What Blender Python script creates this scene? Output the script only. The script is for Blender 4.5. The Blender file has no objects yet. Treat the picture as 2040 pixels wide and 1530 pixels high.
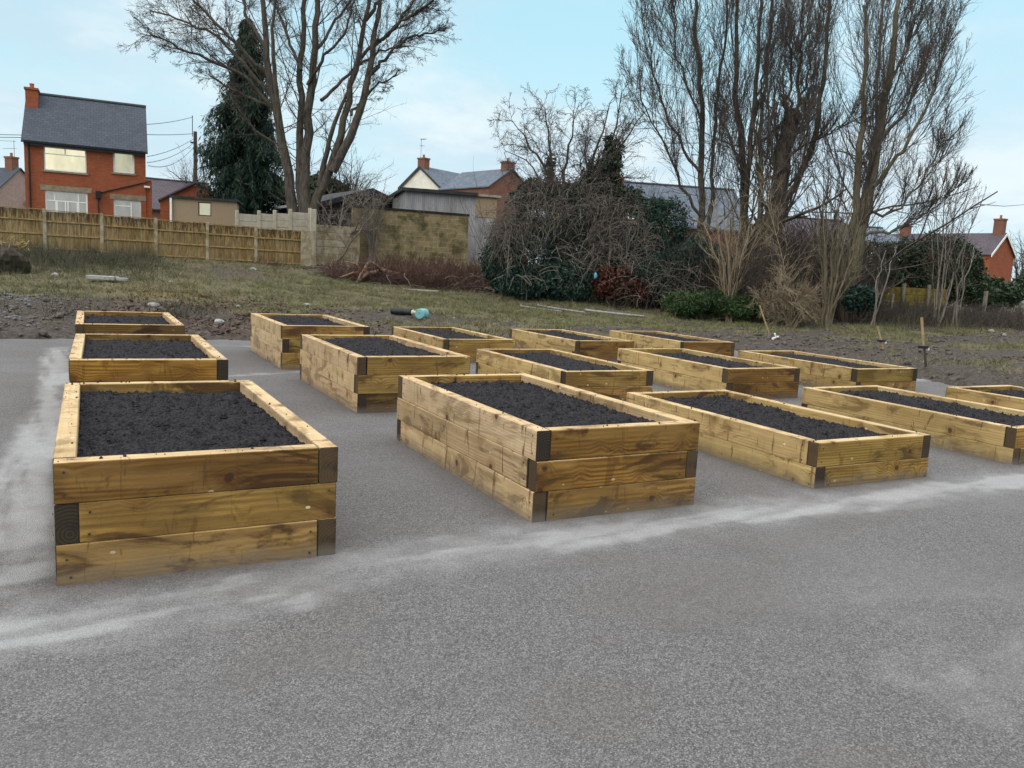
import bpy, math, random
import numpy as np
from math import radians, sin, cos, pi
random.seed(7)
RNG = np.random.default_rng(11)
SC = bpy.context.scene
COL = SC.collection

# ------------------------------------------------------------------ camera, sky, sun, exposure
FPX, YAW, PITCH, ROLL, CAMH = 1618.637, 0.4798, 0.1378, 0.0502, 1.5875
cy, sy, cp, sp = cos(YAW), sin(YAW), cos(PITCH), sin(PITCH)
F = np.array([sy*cp, cy*cp, -sp]); R0 = np.array([cy, -sy, 0.0]); U0 = np.cross(R0, F)
RT = cos(ROLL)*R0 + sin(ROLL)*U0
UP = -sin(ROLL)*R0 + cos(ROLL)*U0
CAM = np.array([0, 0, CAMH])
cam = bpy.data.cameras.new('camera'); co = bpy.data.objects.new('camera', cam); COL.objects.link(co)
from mathutils import Matrix, Vector
co.matrix_world = Matrix(((RT[0], UP[0], -F[0], 0), (RT[1], UP[1], -F[1], 0), (RT[2], UP[2], -F[2], CAMH), (0, 0, 0, 1)))
cam.sensor_fit = 'HORIZONTAL'; cam.sensor_width = 36; cam.lens = 36*FPX/2040
cam.clip_start = .05; cam.clip_end = 2000
SC.camera = co
SC.view_settings.view_transform = 'Standard'; SC.view_settings.look = 'None'
SC.view_settings.exposure = 0.32; SC.view_settings.gamma = 1.0
SUN_EL, SUN_AZ = radians(24), radians(250)       # azimuth clockwise from +Y; light comes from the left, a little behind
SKY_STRENGTH = 0.126
sun = bpy.data.lights.new('sun', 'SUN'); sun.energy = 0.9; sun.angle = radians(35); sun.color = (1, .94, .84)
so = bpy.data.objects.new('sun', sun); COL.objects.link(so)
sd = Vector((sin(SUN_AZ)*cos(SUN_EL), cos(SUN_AZ)*cos(SUN_EL), sin(SUN_EL)))
so.rotation_euler = sd.to_track_quat('Z', 'Y').to_euler()
so.location = (0, -20, 30)

# ------------------------------------------------------------------ node helper
class NT:
    def __init__(s, nt): s.nt = nt
    def n(s, t, **kw):
        nd = s.nt.nodes.new(t)
        for k, v in kw.items(): setattr(nd, k, v)
        return nd
    def put(s, sock, v):
        if isinstance(v, bpy.types.NodeSocket): s.nt.links.new(v, sock)
        elif v is not None:
            if sock.type == 'RGBA' and len(v) == 3: v = (*v, 1)
            sock.default_value = v
    def math(s, op, a, b=None, clamp=False):
        nd = s.n('ShaderNodeMath', operation=op, use_clamp=clamp); s.put(nd.inputs[0], a)
        if b is not None: s.put(nd.inputs[1], b)
        return nd.outputs[0]
    def vm(s, op, a, b=None):
        nd = s.n('ShaderNodeVectorMath', operation=op); s.put(nd.inputs[0], a)
        if b is not None: s.put(nd.inputs[1], b)
        return nd.outputs['Value'] if op in ('LENGTH', 'DOT_PRODUCT') else nd.outputs[0]
    def noise(s, vec, scale, detail=3, rough=.55, dist=0, col=False):
        nd = s.n('ShaderNodeTexNoise'); s.put(nd.inputs['Vector'], vec); s.put(nd.inputs['Scale'], scale)
        nd.inputs['Detail'].default_value = detail; nd.inputs['Roughness'].default_value = rough
        nd.inputs['Distortion'].default_value = dist
        return nd.outputs['Color' if col else 0]
    def vor(s, vec, scale, out='Distance', feature='F1', rnd=1.0):
        nd = s.n('ShaderNodeTexVoronoi', feature=feature); s.put(nd.inputs['Vector'], vec); s.put(nd.inputs['Scale'], scale)
        nd.inputs['Randomness'].default_value = rnd
        return nd.outputs[out]
    def rng(s, v, a, b, c=0.0, d=1.0, smooth=True):
        nd = s.n('ShaderNodeMapRange'); nd.interpolation_type = 'SMOOTHSTEP' if smooth else 'LINEAR'
        s.put(nd.inputs[0], v)
        for i, x in enumerate((a, b, c, d)): s.put(nd.inputs[i+1], x)
        return nd.outputs[0]
    def mix(s, f, a, b, mode='MIX'):
        nd = s.n('ShaderNodeMix', data_type='RGBA', blend_type=mode); s.put(nd.inputs[0], f)
        s.put(nd.inputs[6], a); s.put(nd.inputs[7], b); return nd.outputs[2]
    def comb(s, x, y, z):
        nd = s.n('ShaderNodeCombineXYZ'); s.put(nd.inputs[0], x); s.put(nd.inputs[1], y); s.put(nd.inputs[2], z); return nd.outputs[0]
    def sep(s, v):
        nd = s.n('ShaderNodeSeparateXYZ'); s.put(nd.inputs[0], v); return nd.outputs
    def coord(s, k): return s.n('ShaderNodeTexCoord').outputs[k]
    def attr(s, name): return s.n('ShaderNodeAttribute', attribute_name=name).outputs['Fac']
    def bump(s, h, strength=.5, dist=.01, normal=None):
        nd = s.n('ShaderNodeBump'); nd.inputs['Strength'].default_value = strength; nd.inputs['Distance'].default_value = dist
        s.put(nd.inputs['Height'], h)
        if normal is not None: s.put(nd.inputs['Normal'], normal)
        return nd.outputs[0]

MATS = {}
def mat(name, fn):
    m = bpy.data.materials.new(name); m.use_nodes = True
    nt = m.node_tree; t = NT(nt); P = nt.nodes['Principled BSDF']
    P.inputs['Specular IOR Level'].default_value = .3
    r = fn(t, P) or {}
    for k, v in r.items(): t.put(P.inputs[k], v)
    MATS[name] = m; return m

# world: Nishita sky with thin cloud sheets
W = bpy.data.worlds.new('World'); SC.world = W; W.use_nodes = True
wt = NT(W.node_tree); bg = W.node_tree.nodes['Background']
sky = wt.n('ShaderNodeTexSky', sky_type='NISHITA'); sky.sun_disc = False
sky.sun_elevation = SUN_EL; sky.sun_rotation = SUN_AZ; sky.air_density = 1.0; sky.ozone_density = 2.0; sky.dust_density = 1.0
gen = wt.coord('Generated')
d = wt.sep(gen)
zz = wt.math('MAXIMUM', d[2], 0.0)
pl = wt.comb(wt.math('DIVIDE', d[0], wt.math('ADD', zz, .22)), wt.math('DIVIDE', d[1], wt.math('ADD', zz, .22)), 0.0)
c1 = wt.noise(pl, 0.9, 5, .55, .3); c2 = wt.noise(wt.vm('ADD', pl, (7.3, 2.1, 0)), 1.7, 5, .6)
cover = wt.rng(wt.math('ADD', wt.math('MULTIPLY', c1, .65), wt.math('MULTIPLY', c2, .35)), .36, .58)
cl = wt.mix(wt.rng(c2, .38, .68), (3.95, 4.95, 5.7), (5.5, 6.2, 6.45))
low = wt.rng(zz, .0, .20, 1.0, 0.0)
gr = wt.rng(wt.noise(wt.vm('MULTIPLY', gen, (3.2, 3.2, 9)), 1.0, 5, .55, .4), .42, .60)
cl = wt.mix(wt.math('MULTIPLY', wt.math('MULTIPLY', low, gr), .95), cl, (3.35, 4.05, 4.95))
blue = wt.mix(.82, sky.outputs[0], (3.5, 5.75, 6.5))
blue = wt.mix(wt.rng(zz, .02, .30, .9, 0.0), blue, (4.7, 5.95, 6.4))
skyc = wt.mix(wt.math('MULTIPLY', cover, .9), blue, cl)
over = wt.rng(zz, .32, .75)                                   # unseen sky overhead, brightened to add light on the ground
skyc = wt.mix(over, skyc, (14.0, 14.0, 14.0))
skyc = wt.mix(wt.rng(d[2], -.02, 0.0), (1.2, 1.2, 1.2), skyc)
wt.put(bg.inputs[0], skyc); bg.inputs[1].default_value = SKY_STRENGTH

# ------------------------------------------------------------------ geometry helpers
def ray(u, v): return F + RT*((u-1020)/FPX) - UP*((v-765)/FPX)
def P3(u, v, z): return CAM + ray(u, v)*z
def hash2(ix, iy, s):
    n = (ix.astype(np.int64)*374761393 + iy.astype(np.int64)*668265263 + s*974634777) & 0xffffffff
    n = ((n ^ (n >> 13))*1274126177) & 0xffffffff
    n = (n ^ (n >> 16)) & 0xffffffff
    return n/4294967295.0
def vnoise(x, y, s=0):
    ix, iy = np.floor(x), np.floor(y); fx, fy = x-ix, y-iy
    fx = fx*fx*(3-2*fx); fy = fy*fy*(3-2*fy)
    a, b, c, e = hash2(ix, iy, s), hash2(ix+1, iy, s), hash2(ix, iy+1, s), hash2(ix+1, iy+1, s)
    return (a*(1-fx)+b*fx)*(1-fy)+(c*(1-fx)+e*fx)*fy
def fbm(x, y, o=4, s=0, g=.5):
    x = np.asarray(x, float); y = np.asarray(y, float)
    t = 0; a = 1; n = 0
    for i in range(o):
        t = t+a*vnoise(x, y, s+i*17); n += a; a *= g; x = x*2.03+3.1; y = y*2.03+1.7
    return t/n
def sstep(a, b, x): t = np.clip((x-a)/(b-a), 0, 1); return t*t*(3-2*t)

def add_mesh(name, V, Fc, mats, parent=None, loc=None, smooth=False, mi=None, uv=False, attrs=None, rotz=None):
    V = np.asarray(V, np.float32)
    me = bpy.data.meshes.new(name)
    if isinstance(Fc, np.ndarray):
        k = Fc.shape[1]; m = len(Fc); sizes = np.full(m, k, np.int32); loops = Fc.ravel().astype(np.int32)
    else:
        sizes = np.array([len(f) for f in Fc], np.int32); loops = np.array([i for f in Fc for i in f], np.int32); m = len(Fc)
    me.vertices.add(len(V)); me.vertices.foreach_set('co', V.ravel())
    me.loops.add(len(loops)); me.loops.foreach_set('vertex_index', loops)
    me.polygons.add(m); st = np.zeros(m, np.int32); st[1:] = np.cumsum(sizes)[:-1]
    me.polygons.foreach_set('loop_start', st)
    if mi is not None: me.polygons.foreach_set('material_index', np.asarray(mi, np.int32))
    me.polygons.foreach_set('use_smooth', np.full(m, smooth))
    if attrs:
        for k, a in attrs.items():
            at = me.attributes.new(k, 'FLOAT', 'POINT'); at.data.foreach_set('value', np.asarray(a, np.float32))
    me.update(calc_edges=True)
    if uv:                                                    # box mapping in metres
        nrm = np.zeros(m*3, np.float32); me.polygons.foreach_get('normal', nrm); nrm = nrm.reshape(-1, 3)
        ax = np.where(np.abs(nrm[:, 2]) > .9, 2, np.where(np.abs(nrm[:, 0]) > np.abs(nrm[:, 1]), 0, 1))
        axl = np.repeat(ax, sizes); nl = np.repeat(nrm, sizes, 0); vl = V[loops]
        slope = 1/np.maximum(np.sqrt(np.maximum(1-nl[:, 2]**2, 0)), .3)
        U_ = np.where(axl == 0, vl[:, 1], vl[:, 0]); V_ = np.where(axl == 2, vl[:, 1], vl[:, 2]*slope)
        ul = me.uv_layers.new(name='UVMap'); ul.data.foreach_set('uv', np.stack([U_, V_], 1).astype(np.float32).ravel())
    for q in (mats if isinstance(mats, (list, tuple)) else [mats]): me.materials.append(MATS[q])
    o = bpy.data.objects.new(name, me); COL.objects.link(o)
    if parent is not None: o.parent = parent
    if loc is not None: o.location = loc
    if rotz is not None: o.rotation_euler = (0, 0, rotz)
    return o
def tag(o, label, cat, group=None):
    o['label'] = label; o['category'] = cat
    if group: o['group'] = group
    return o
def kind(o, k, label=None, cat=None):
    o['kind'] = k
    if label: o['label'] = label
    if cat: o['category'] = cat
    return o
def empty(name, loc, rotz=0):
    o = bpy.data.objects.new(name, None); COL.objects.link(o); o.location = Vector(loc); o.rotation_euler = (0, 0, rotz)
    o.empty_display_size = .2; return o

class MB:
    def __init__(s): s.v = []; s.f = []; s.m = []
    def add(s, vs, fs, m=0):
        b = len(s.v); s.v += [tuple(p) for p in vs]; s.f += [tuple(b+i for i in f) for f in fs]; s.m += [m]*len(fs); return s
    def box(s, x0, y0, z0, x1, y1, z1, m=0):
        return s.add([(x0,y0,z0),(x1,y0,z0),(x1,y1,z0),(x0,y1,z0),(x0,y0,z1),(x1,y0,z1),(x1,y1,z1),(x0,y1,z1)],
              [(0,3,2,1),(4,5,6,7),(0,1,5,4),(1,2,6,5),(2,3,7,6),(3,0,4,7)], m)
    def bbox(s, x0, y0, z0, x1, y1, z1, b=.005, m=0):           # chamfered box
        vs = []
        for (x, xs) in ((x0, 1), (x1, -1)):
            for (y, ys) in ((y0, 1), (y1, -1)):
                for (z, zs) in ((z0, 1), (z1, -1)):
                    vs += [(x, y+ys*b, z+zs*b), (x+xs*b, y, z+zs*b), (x+xs*b, y+ys*b, z)]
        import itertools
        idx = lambda i, j, k, a: ((i*2+j)*2+k)*3+a
        fs = []
        for i in (0, 1):
            q = [idx(i,0,0,0), idx(i,1,0,0), idx(i,1,1,0), idx(i,0,1,0)]; fs.append(q if i else q[::-1])
            q = [idx(0,i,0,1), idx(0,i,1,1), idx(1,i,1,1), idx(1,i,0,1)]; fs.append(q if i else q[::-1])
            q = [idx(0,0,i,2), idx(1,0,i,2), idx(1,1,i,2), idx(0,1,i,2)]; fs.append(q if i else q[::-1])
        for i in (0, 1):
            for j in (0, 1):
                q = [idx(i,j,0,0), idx(i,j,0,1), idx(i,j,1,1), idx(i,j,1,0)]; fs.append(q if (i != j) else q[::-1])
                q = [idx(i,0,j,0), idx(i,0,j,2), idx(i,1,j,2), idx(i,1,j,0)]; fs.append(q[::-1] if (i != j) else q)
                q = [idx(0,i,j,1), idx(0,i,j,2), idx(1,i,j,2), idx(1,i,j,1)]; fs.append(q if (i != j) else q[::-1])
        for i in (0, 1):
            for j in (0, 1):
                for k in (0, 1):
                    q = [idx(i,j,k,0), idx(i,j,k,1), idx(i,j,k,2)]; fs.append(q if (i+j+k) % 2 else q[::-1])
        return s.add(vs, fs, m)
    def tube(s, pts, r, n=8, m=0, caps=True):
        pts = [np.array(p, float) for p in pts]; rs = r if isinstance(r, (list, tuple)) else [r]*len(pts)
        vs = []; ref = None
        for i, p in enumerate(pts):
            t = pts[min(i+1, len(pts)-1)]-pts[max(i-1, 0)]; t = t/(np.linalg.norm(t)+1e-9)
            if ref is None or abs(t@ref) > .95: ref = np.array([0, 0, 1.]) if abs(t[2]) < .9 else np.array([1., 0, 0])
            a = np.cross(t, ref); a /= np.linalg.norm(a); b = np.cross(t, a)
            vs += [p+rs[i]*(cos(2*pi*k/n)*a+sin(2*pi*k/n)*b) for k in range(n)]
        fs = [(i*n+k, i*n+(k+1) % n, (i+1)*n+(k+1) % n, (i+1)*n+k) for i in range(len(pts)-1) for k in range(n)]
        if caps: fs += [tuple(range(n))[::-1], tuple((len(pts)-1)*n+k for k in range(n))]
        return s.add(vs, fs, m)
    def lathe(s, prof, n=16, m=0, ax=None):                     # profile (r, z)
        vs = [(r*cos(2*pi*k/n), r*sin(2*pi*k/n), z) for r, z in prof for k in range(n)]
        fs = [(i*n+k, i*n+(k+1) % n, (i+1)*n+(k+1) % n, (i+1)*n+k) for i in range(len(prof)-1) for k in range(n)]
        fs += [tuple(range(n))[::-1], tuple((len(prof)-1)*n+k for k in range(n))]
        return s.add(vs, fs, m)
    def prism(s, poly, y0, y1, m=0):                            # polygon in xz extruded along y
        n = len(poly); vs = [(x, y0, z) for x, z in poly]+[(x, y1, z) for x, z in poly]
        fs = [tuple(range(n)), tuple(range(2*n-1, n-1, -1))]+[(i, i+n, (i+1) % n+n, (i+1) % n) for i in range(n)]
        return s.add(vs, fs, m)
    def wall(s, w, z0, z1, y0, y1, holes, x0=0, m=0):           # wall slab x0..x0+w with real openings
        xs = sorted({x0, x0+w, *[h[0] for h in holes], *[h[2] for h in holes]}); zs = sorted({z0, z1, *[h[1] for h in holes], *[h[3] for h in holes]})
        inh = lambda x, z: any(a < x < c and b < z < e for a, b, c, e in holes)
        q = lambda *v: s.add(v, [(0, 1, 2, 3)], m)
        for i in range(len(xs)-1):
            for j in range(len(zs)-1):
                a, c, b, e = xs[i], xs[i+1], zs[j], zs[j+1]
                if inh((a+c)/2, (b+e)/2): continue
                q((a,y0,b),(c,y0,b),(c,y0,e),(a,y0,e)); q((c,y1,b),(a,y1,b),(a,y1,e),(c,y1,e))
        for a, b, c, e in holes:
            q((a,y0,b),(a,y0,e),(a,y1,e),(a,y1,b)); q((c,y0,b),(c,y1,b),(c,y1,e),(c,y0,e))
            q((a,y0,e),(c,y0,e),(c,y1,e),(a,y1,e)); q((a,y0,b),(a,y1,b),(c,y1,b),(c,y0,b))
        q((x0,y0,z0),(x0,y0,z1),(x0,y1,z1),(x0,y1,z0)); q((x0+w,y0,z0),(x0+w,y1,z0),(x0+w,y1,z1),(x0+w,y0,z1))
        q((x0,y0,z1),(x0+w,y0,z1),(x0+w,y1,z1),(x0,y1,z1))
        return s
    def build(s, name, mats, parent=None, loc=None, smooth=False, uv=True, rotz=None):
        return add_mesh(name, s.v, s.f, mats, parent, loc, smooth, s.m, uv, rotz=rotz)

# ---------- vectorised branches
def tubes(sets, sides):
    V = []; Q = []; off = 0
    for P, R in sets:
        M, n, _ = P.shape
        T = np.gradient(P, axis=1); T /= np.linalg.norm(T, axis=2, keepdims=True)+1e-9
        D = P[:, -1]-P[:, 0]; D /= np.linalg.norm(D, axis=1, keepdims=True)+1e-9
        ref = np.where(np.abs(D[:, 2:3]) < .8, np.array([[0, 0, 1.]]), np.array([[1., .2, 0]]))[:, None]
        A = np.cross(T, ref); A /= np.linalg.norm(A, axis=2, keepdims=True)+1e-9; B = np.cross(T, A)
        th = np.arange(sides)*2*pi/sides
        X = P[:, :, None]+R[:, :, None, None]*(np.cos(th)[:, None]*A[:, :, None]+np.sin(th)[:, None]*B[:, :, None])
        V.append(X.reshape(-1, 3))
        i = np.arange(M)[:, None, None]*n*sides+np.arange(n-1)[None, :, None]*sides+np.arange(sides)[None, None]
        j = np.arange(M)[:, None, None]*n*sides+np.arange(n-1)[None, :, None]*sides+((np.arange(sides)+1) % sides)[None, None]
        Q.append(np.stack([i, j, j+sides, i+sides], -1).reshape(-1, 4)+off); off += M*n*sides
    return np.concatenate(V), np.concatenate(Q)
def spawn(P, R, K, t0, t1, ang, angsd, lenf, n, rf, up, wob, rend=.35, rmin=.004, lend=.6, abslen=None, keep=1.0, bias=None, lmax=9.0):
    M, N, _ = P.shape
    Lp = np.linalg.norm(np.diff(P, axis=1), axis=2).sum(1)
    t = t0+(t1-t0)*((np.arange(K)[None]+RNG.random((M, K)))/K)
    x = t*(N-1); i = np.minimum(x.astype(int), N-2); f = (x-i)[..., None]; mm = np.arange(M)[:, None]
    base = P[mm, i]*(1-f)+P[mm, i+1]*f; T = P[mm, i+1]-P[mm, i]; T /= np.linalg.norm(T, axis=2, keepdims=True)+1e-9
    rb = R[mm, i]*(1-f[..., 0])+R[mm, i+1]*f[..., 0]
    ref = np.where(np.abs(T[..., 2:3]) < .9, np.array([0, 0, 1.]), np.array([1., 0, 0]))
    A = np.cross(T, ref); A /= np.linalg.norm(A, axis=2, keepdims=True)+1e-9; B = np.cross(T, A)
    az = RNG.random((M, K, 1))*2*pi; an = (ang+angsd*RNG.standard_normal((M, K, 1)))
    D = T*np.cos(an)+(A*np.cos(az)+B*np.sin(az))*np.sin(an)
    L = (abslen if abslen else lenf*Lp[:, None])*(1-lend*t+.0)*(.55+.9*RNG.random((M, K)))
    L = np.minimum(L, lmax); base = base.reshape(-1, 3); D = D.reshape(-1, 3); L = L.ravel(); rb = rb.ravel()
    if keep < 1:
        k = RNG.random(len(L)) < keep; base, D, L, rb = base[k], D[k], L[k], rb[k]
    pts = [base]; st = (L/(n-1))[:, None]
    for _ in range(n-1):
        pts.append(pts[-1]+D*st)
        D = D+np.array([0, 0, up])+wob*RNG.standard_normal(D.shape)
        if bias is not None: D = D+np.array(bias)
        D /= np.linalg.norm(D, axis=1, keepdims=True)
    r0 = np.maximum(rb*rf*(.7+.5*RNG.random(len(rb))), rmin); tt = np.linspace(1, rend, n)
    return np.stack(pts, 1), np.maximum(r0[:, None]*tt[None], rmin*.6)
def stem(pts, r0, r1, n=16, wob=.0, pw=1.0):
    pts = np.asarray(pts, float); s = np.r_[0, np.cumsum(np.linalg.norm(np.diff(pts, axis=0), axis=1))]; s /= s[-1]
    t = np.linspace(0, 1, n); Q = np.stack([np.interp(t, s, pts[:, k]) for k in range(3)], 1)
    for _ in range(2): Q[1:-1] = .25*Q[:-2]+.5*Q[1:-1]+.25*Q[2:]
    if wob: Q[1:] += wob*RNG.standard_normal((n-1, 3))
    return Q[None], (r0+(r1-r0)*t**pw)[None]
def pix(path, z, dz=0.0):
    k = len(path); return [P3(u, v, z+dz*i/(k-1)) for i, (u, v) in enumerate(path)]
def cat(*s): return np.concatenate([a for a, _ in s]), np.concatenate([b for _, b in s])
def leaves(C, size, asp=2.0, droop=0.0, N=None, flat=.0):       # diamond leaf quads
    n = len(C); D = RNG.standard_normal((n, 3)); D[:, 2] = D[:, 2]*(1-flat)-droop; D /= np.linalg.norm(D, axis=1, keepdims=True)
    E = np.cross(D, RNG.standard_normal((n, 3))); E /= np.linalg.norm(E, axis=1, keepdims=True)+1e-9
    s = size*(.5+RNG.random((n, 1)))
    V = np.stack([C, C+D*s*.45+E*s*.5/asp, C+D*s, C+D*s*.45-E*s*.5/asp], 1).reshape(-1, 3)
    return V, np.arange(n*4).reshape(-1, 4)
def blob(n, cs, shell=.55, rough=.25):                          # points through lumpy ellipsoids (centre, radii)
    w = np.array([r[0]*r[1]*r[2] for _, r in cs])**.67; k = RNG.choice(len(cs), n, p=w/w.sum())
    D = RNG.standard_normal((n, 3)); D /= np.linalg.norm(D, axis=1, keepdims=True)
    rr = RNG.random(n)**(1/3)*(1-shell)+shell*(1-.3*RNG.random(n)**2)
    lump = 1+rough*(fbm(D[:, 0]*2.5+k*5.1, D[:, 1]*2.5+D[:, 2]*2.1, 3, 5)*2-1)*1.6
    C = np.array([c for c, _ in cs]); Rr = np.array([r for _, r in cs])
    return C[k]+D*Rr[k]*(rr*lump)[:, None]

# ------------------------------------------------------------------ materials
def simple(name, c, rough=.8, var=.25, scale=6, bump=0, metal=0, c2=None, spec=.3):
    def fn(t, P):
        co = t.coord('Object'); rnd = t.n('ShaderNodeObjectInfo').outputs['Random']
        v = t.vm('ADD', co, t.comb(t.math('MULTIPLY', rnd, 31), t.math('MULTIPLY', rnd, 17), 0))
        f = t.noise(v, scale, 4, .6)
        a = tuple(x*(1-var) for x in c); b = c2 or tuple(min(x*(1+var), 1) for x in c)
        P.inputs['Specular IOR Level'].default_value = spec
        r = {'Base Color': t.mix(t.rng(f, .3, .7), a, b), 'Roughness': rough, 'Metallic': metal}
        if bump: r['Normal'] = t.bump(f, bump, .02)
        return r
    return mat(name, fn)

def wood(t, P):
    oi = t.n('ShaderNodeObjectInfo'); rnd = oi.outputs['Random']; tint = oi.outputs['Color']
    up = t.rng(t.sep(t.coord('Normal'))[2], .6, .9); bleach_lit = t.math('MAXIMUM', oi.outputs['Alpha'], t.math('MULTIPLY', up, .95))  # upward faces paler: sky light on the tops painted into the colour
    co = t.coord('Object')
    v = t.vm('ADD', co, t.comb(t.math('MULTIPLY', rnd, 37), t.math('MULTIPLY', rnd, 71), t.math('MULTIPLY', rnd, 53)))
    kd = t.vor(t.vm('ADD', v, t.vm('MULTIPLY', t.noise(v, 6, 2, col=True), (.05, .05, .05))), 4.2)
    knot = t.rng(kd, .075, .13, 1, 0); halo = t.rng(kd, .10, .40, 1, 0)
    vl = t.vm('MULTIPLY', v, (.55, 5, 5)); s = t.sep(co)
    warp = t.math('MULTIPLY', t.noise(vl, 1.0, 3, .5), 2.2)
    off = t.math('MULTIPLY', rnd, .23)
    rad = t.vm('LENGTH', t.comb(0.0, t.math('ADD', s[1], t.math('SUBTRACT', off, .1)), t.math('ADD', s[2], t.math('SUBTRACT', off, .16))))
    ring = t.math('ADD', t.math('MULTIPLY', rad, 46), t.math('ADD', warp, t.math('MULTIPLY', t.rng(kd, 0, .4, 1, 0), 2.4)))
    g1 = t.rng(t.math('SINE', t.math('MULTIPLY', ring, 6.28)), -1, 1, 0, 1)
    fine = t.noise(t.vm('MULTIPLY', v, (4, 120, 120)), 1, 3, .6)
    g1 = t.math('ADD', t.math('MULTIPLY', g1, t.rng(t.noise(t.vm('MULTIPLY', v, (1, 4, 4)), 1, 3), .38, .62, .25, 1)), t.math('MULTIPLY', t.noise(t.vm('MULTIPLY', v, (1.2, 26, 26)), 1, 3, .6), .35))
    g = t.math('ADD', t.math('MULTIPLY', g1, .42), t.math('MULTIPLY', fine, .48))
    c = t.mix(t.rng(g, .15, .85), (.130, .074, .019), (.365, .228, .062))
    pale = t.rng(t.noise(t.vm('MULTIPLY', v, (1.3, 6, 6)), 1, 3, .55, .6), .50, .62)
    c = t.mix(t.math('MULTIPLY', pale, .38), c, (.42, .30, .135))
    cb = t.mix(t.rng(t.math('ADD', t.math('MULTIPLY', g1, .22), t.math('MULTIPLY', fine, .78)), .2, .8), (.41, .32, .195), (.56, .46, .305))
    cb = t.mix(t.rng(t.noise(v, 2.2, 4, .6), .45, .7, 0, .5), cb, (.33, .23, .115))
    c = t.mix(bleach_lit, c, cb)
    st = t.rng(t.noise(t.vm('MULTIPLY', v, (1.3, 4.5, 4.5)), 1, 5, .65, 1.2),   .50, .63)
    c = t.mix(t.math('MULTIPLY', st, t.rng(bleach_lit, 0, 1, .88, .48)), c, (.062, .031, .011))
    mk = t.rng(t.noise(t.vm('MULTIPLY', v, (11, 2.2, 2.2)), 1, 4, .65, 1.4), .585, .66)      # saw and drip marks across the grain
    c = t.mix(t.math('MULTIPLY', mk, t.rng(bleach_lit, 0, 1, .45, .8)), c, (.085, .040, .016))
    gn = t.rng(t.noise(t.vm('ADD', t.vm('MULTIPLY', v, (1.0, 3.5, 3.5)), (3, 8, 1)), 1, 3, .6), .5, .68)
    c = t.mix(t.math('MULTIPLY', gn, .2), c, (.165, .135, .040))
    c = t.mix(t.math('MULTIPLY', halo, .45), c, (.15, .075, .02))
    c = t.mix(t.math('MULTIPLY', knot, .85), c, (.055, .026, .012))
    sp = t.rng(t.vor(t.vm('MULTIPLY', v, (.8, 1, 1.3)), 5.5), .055, .075, 1, 0)             # dried resin spots
    c = t.mix(t.math('MULTIPLY', sp, .75), c, (.62, .58, .46))
    c = t.mix(t.rng(t.noise(t.vm('MULTIPLY', v, (.8, 2.2, 2.2)), 1, 4, .6), .46, .62, 0, t.rng(bleach_lit, 0, 1, .42, .14)), c, t.mix(1.0, c, (.42, .34, .27), 'MULTIPLY'))
    c = t.mix(1.0, c, (1.06, .98, .84), 'MULTIPLY')
    c = t.mix(1.0, c, t.mix(up, tint, (1.12, 1.10, 1.08)), 'MULTIPLY')  # tops lifted again as painted sky light
    wp = t.sep(t.n('ShaderNodeNewGeometry').outputs['Position'])[2]
    gr = t.rng(t.math('ADD', wp, t.math('MULTIPLY', t.math('SUBTRACT', t.noise(co, 7, 4), .5), .16)), .0, .13, 1, 0)
    c = t.mix(t.math('MULTIPLY', gr, .62), c, (.125, .105, .085))                            # splashed grit at the foot
    bh = t.math('ADD', t.math('MULTIPLY', g, .5), t.noise(v, 60, 3))
    return {'Base Color': c, 'Roughness': t.rng(fine, .2, .8, .62, .85), 'Normal': t.bump(bh, .35, .006)}
mat('wood', wood)
def endgrain(t, P):
    oi = t.n('ShaderNodeObjectInfo'); rnd = oi.outputs['Random']; co = t.coord('Object')
    s = t.sep(co)
    rad = t.vm('LENGTH', t.comb(0.0, t.math('ADD', s[1], t.math('MULTIPLY', rnd, .1)), t.math('ADD', s[2], .05)))
    w = t.math('SINE', t.math('MULTIPLY', t.math('ADD', rad, t.math('MULTIPLY', t.noise(co, 9, 3), .012)), 360))
    a = t.mix(t.math('FRACT', t.math('MULTIPLY', rnd, 7.3)), (.014, .011, .009), (.070, .042, .020))
    c = t.mix(t.math('MULTIPLY', t.rng(w, -1, 1), .30), a, t.mix(.55, a, (.16, .105, .055)))
    c = t.mix(t.rng(t.noise(co, 14, 3), .5, .75, 0, .6), c, (.02, .014, .01))
    wp = t.sep(t.n('ShaderNodeNewGeometry').outputs['Position'])[2]
    c = t.mix(t.rng(wp, 0, .09, .7, 0), c, (.15, .13, .11))
    return {'Base Color': c, 'Roughness': .85, 'Normal': t.bump(t.noise(co, 90, 2), .4, .004)}
mat('end_grain', endgrain)
def soil(t, P):
    co = t.coord('Object')
    a = t.noise(co, 60, 5, .7); b = t.noise(co, 5, 4, .6)
    c = t.mix(t.rng(a, .3, .75), (.004, .004, .005), (.050, .046, .052))
    c = t.mix(t.rng(b, .45, .7, 0, .5), c, (.022, .020, .023))
    fl = t.rng(t.vor(co, 55), .04, .1, 1, 0); pick = t.rng(t.noise(co, 21, 2), .62, .66)
    c = t.mix(t.math('MULTIPLY', fl, pick), c, (.16, .14, .13))
    return {'Base Color': c, 'Roughness': .95, 'Normal': t.bump(a, 1.0, .014), 'Specular IOR Level': .2}
mat('soil', soil)
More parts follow.
